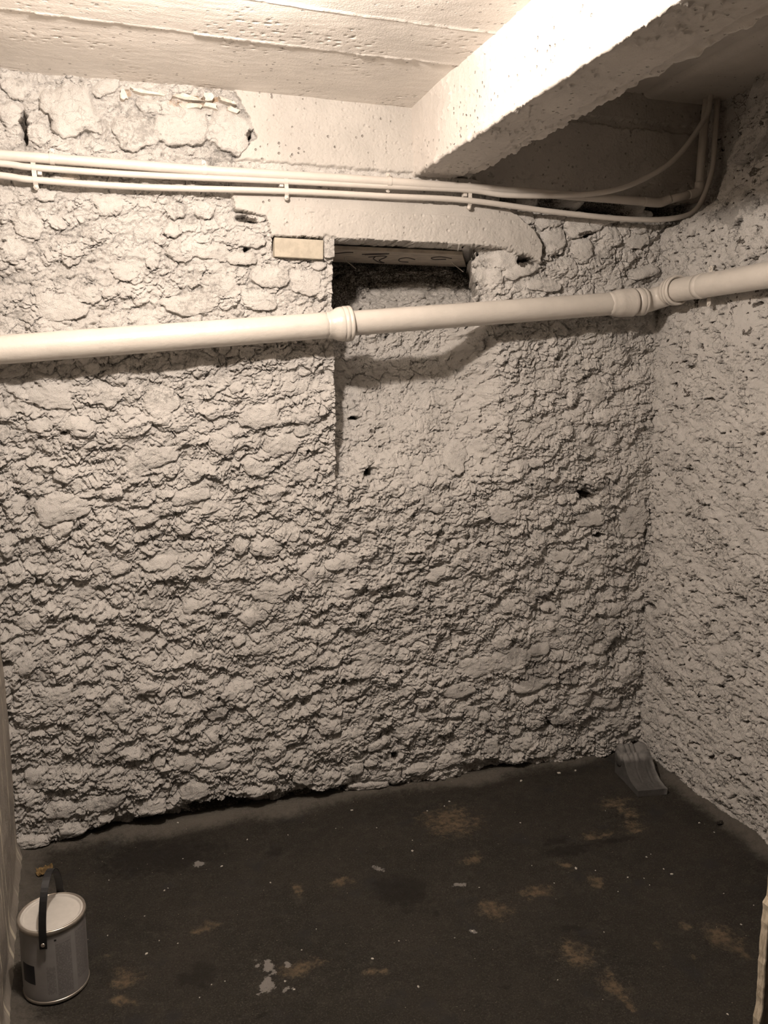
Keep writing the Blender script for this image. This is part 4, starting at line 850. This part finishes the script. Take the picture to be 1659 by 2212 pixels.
# ------------------------------------------------------------------ plank standing edge-on at the lower right
me_, te, be = nodes('weathered_board_edge'); N = NT(te); v = N.coord((1, 1, .25))
c = N.mix(N.ramp(N.noise(v, 150, 6, .75), .35, .65), (.36, .30, .22), (.58, .51, .40)); c = N.mix(N.ramp(N.noise(v, 25, 4), .60, .68), c, (.30, .25, .20))
N.l(c, be.inputs['Base Color']); be.inputs['Roughness'].default_value = .85; N.bump(be, N.noise(v, 200, 5), .002)
pz = np.arange(0, 2.22, .012, dtype=np.float32)
cross = [(0, .000), (.0015, -.0015), (.05, -.0015), (.12, -.0015), (.20, -.0015), (.20, .0175), (.12, .0175), (.05, .0175), (.0015, .0175), (0, .016)]
rows = []
for k, z in enumerate(pz):
    e0 = .0045 * float(fbm(np.array([z / .09]), np.array([.3]), 4, 1300)[0]) + .002 * float(perlin(np.array([z / .02]), np.array([.7]), 1301)[0]) - (.006 if .47 < z < .60 else 0) - (.004 if z > .715 else 0)
    e1 = .0012 * float(perlin(np.array([z / .04]), np.array([2.7]), 1302)[0])
    rows.append([(x - (e0 if x < .01 else 0), y + e1 * (x < .01), z) for x, y in cross])
Vp = np.array(rows, np.float32); n_, m_ = Vp.shape[:2]; I = np.arange(n_ * m_).reshape(n_, m_); J = np.roll(I, -1, 1)
F = np.stack([I[:-1], J[:-1], J[1:], I[1:]], -1).reshape(-1, 4)
pk = link('upright_plank', raw_mesh('upright_plank', Vp.reshape(-1, 3), F, False), me_)
pk.location = (1.103, 1.110, 0)
tag(pk, 'rough upright plank seen edge-on at the lower right, pale edge and black face', 'plank')

# ------------------------------------------------------------------ small litter on the floor
def floor_z(x, y):
    i = int(np.searchsorted(fy, y)); j = int(np.searchsorted(fx, x)); return float(fz[i, j])
def rock_mesh(name, seed, n=8, m=6, sq=.6):
    r = np.random.default_rng(seed); V = []
    th = np.linspace(0, math.pi, m)
    for t in th:
        for p in np.linspace(0, 2 * math.pi, n, endpoint=False):
            k = r.uniform(.72, 1.15) if 0 < t < 3.1 else 1
            V.append((math.sin(t) * math.cos(p) * k, math.sin(t) * math.sin(p) * k * .8, math.cos(t) * sq * k))
    I = np.arange(m * n).reshape(m, n); J = np.roll(I, -1, 1)
    F = np.stack([I[:-1], I[1:], J[1:], J[:-1]], -1).reshape(-1, 4)
    return raw_mesh(name, np.array(V), F, False)
protos = [rock_mesh('plaster_crumb', k) for k in range(6)]
for p in protos: p.materials.append(M_CRUMB)
CR = np.array([[float(a) for a in s.split(',')] for s in "0.672,2.475,5;0.784,2.186,3;0.22,2.283,4;0.344,2.162,3;-0.005,1.963,4;0.532,1.773,4;0.313,2.404,3;0.111,2.538,4;0.424,1.927,2;0.617,1.818,2;-0.099,2.065,2;0.073,1.981,2;0.028,2.006,2;-0.005,2.117,2;0.44,2.393,2;0.593,2.382,2;0.72,2.348,2;0.052,2.216,3;0.062,2.224,2;0.14,1.808,2;0.172,1.809,2;0.109,1.775,2;0.371,1.861,2;0.309,1.762,3;0.325,1.73,3;-0.098,2.313,2;0.113,2.36,2;0.805,2.244,2;1.303,2.484,6;1.459,2.491,8;1.527,2.491,6;1.003,2.426,4;0.976,2.404,3;0.785,2.188,4;1.214,1.956,5;1.467,1.848,5;1.46,1.877,3;1.727,2.057,4;1.737,1.998,3;1.334,1.871,3;1.448,1.944,3;1.471,1.955,2;1.265,1.932,2;1.099,2.012,2;1.12,1.916,2;1.373,1.822,2;0.906,1.961,2;0.813,1.795,4;0.758,1.785,2;0.609,1.65,4;0.937,1.569,2;1.253,1.356,3;1.594,1.661,2;1.503,1.604,3;1.271,1.824,2;1.173,2.233,3;1.477,2.214,2;0.911,2.394,3;1.377,1.854,2;1.55,1.728,2;1.14,1.688,2".split(';')])
BIG = {(1.303, 2.484): 'white plaster flake on the floor near the foot of the back wall, leftmost of three', (1.459, 2.491): 'largest of three white plaster flakes at the foot of the back wall', (1.527, 2.491): 'white plaster flake nearest the corbel at the foot of the back wall'}
for k, (x, y, s) in enumerate(CR):
    o = bpy.data.objects.new('plaster_crumb', protos[k % 6]); COL.objects.link(o)
    r = .0008 * s + .0003
    o.location = (x, y, floor_z(x, y) + r * .42); o.scale = (r * 1.25, r, r); o.rotation_euler = (0, 0, k * 1.7)
    lb = BIG.get((round(x, 3), round(y, 3)))
    tag(o, lb or 'tiny white plaster crumb lying on the dark floor', 'crumb', 'white crumbs scattered on the floor')
pb = link('pebble', rock_mesh('pebble', 77, 10, 8, .7), M_PEBBLE); pb.location = (1.783, 2.028, floor_z(1.783, 2.028) + .006); pb.scale = (.013, .010, .010)
tag(pb, 'small dark pebble on the floor at the foot of the right wall', 'pebble')
# crumpled leaf
r = np.random.default_rng(5); n = 22
a, b = np.meshgrid(np.linspace(-1, 1, n), np.linspace(-1, 1, n))
a = a.astype(np.float32); b = b.astype(np.float32)
xa = a * .024 * np.sqrt(1 - b * b / 2); ya = b * .016 * np.sqrt(1 - a * a / 2)
xa = xa + .004 * perlin(a * 2, b * 2, 21); ya = ya + .004 * perlin(a * 2 + 9, b * 2, 22)
za = .010 + .012 * perlin(a * 1.6, b * 1.8, 23) + .004 * perlin(a * 4, b * 4, 24) - .003 * (a * a + b * b)
za = za - za.min() + .0005
lf = grid_part('dry_leaf', np.stack([xa, ya, za], -1), np.ones((n - 1, n - 1), bool), M_LEAF)
lf.data.materials[0].use_backface_culling = False
md = lf.modifiers.new('thickness', 'SOLIDIFY'); md.thickness = .0012
lf.location = (-.277, 2.406, floor_z(-.277, 2.406) + .001); lf.rotation_euler = (0, 0, .3)
tag(lf, 'crumpled yellow-brown dry leaf on the floor behind the paint can', 'leaf')
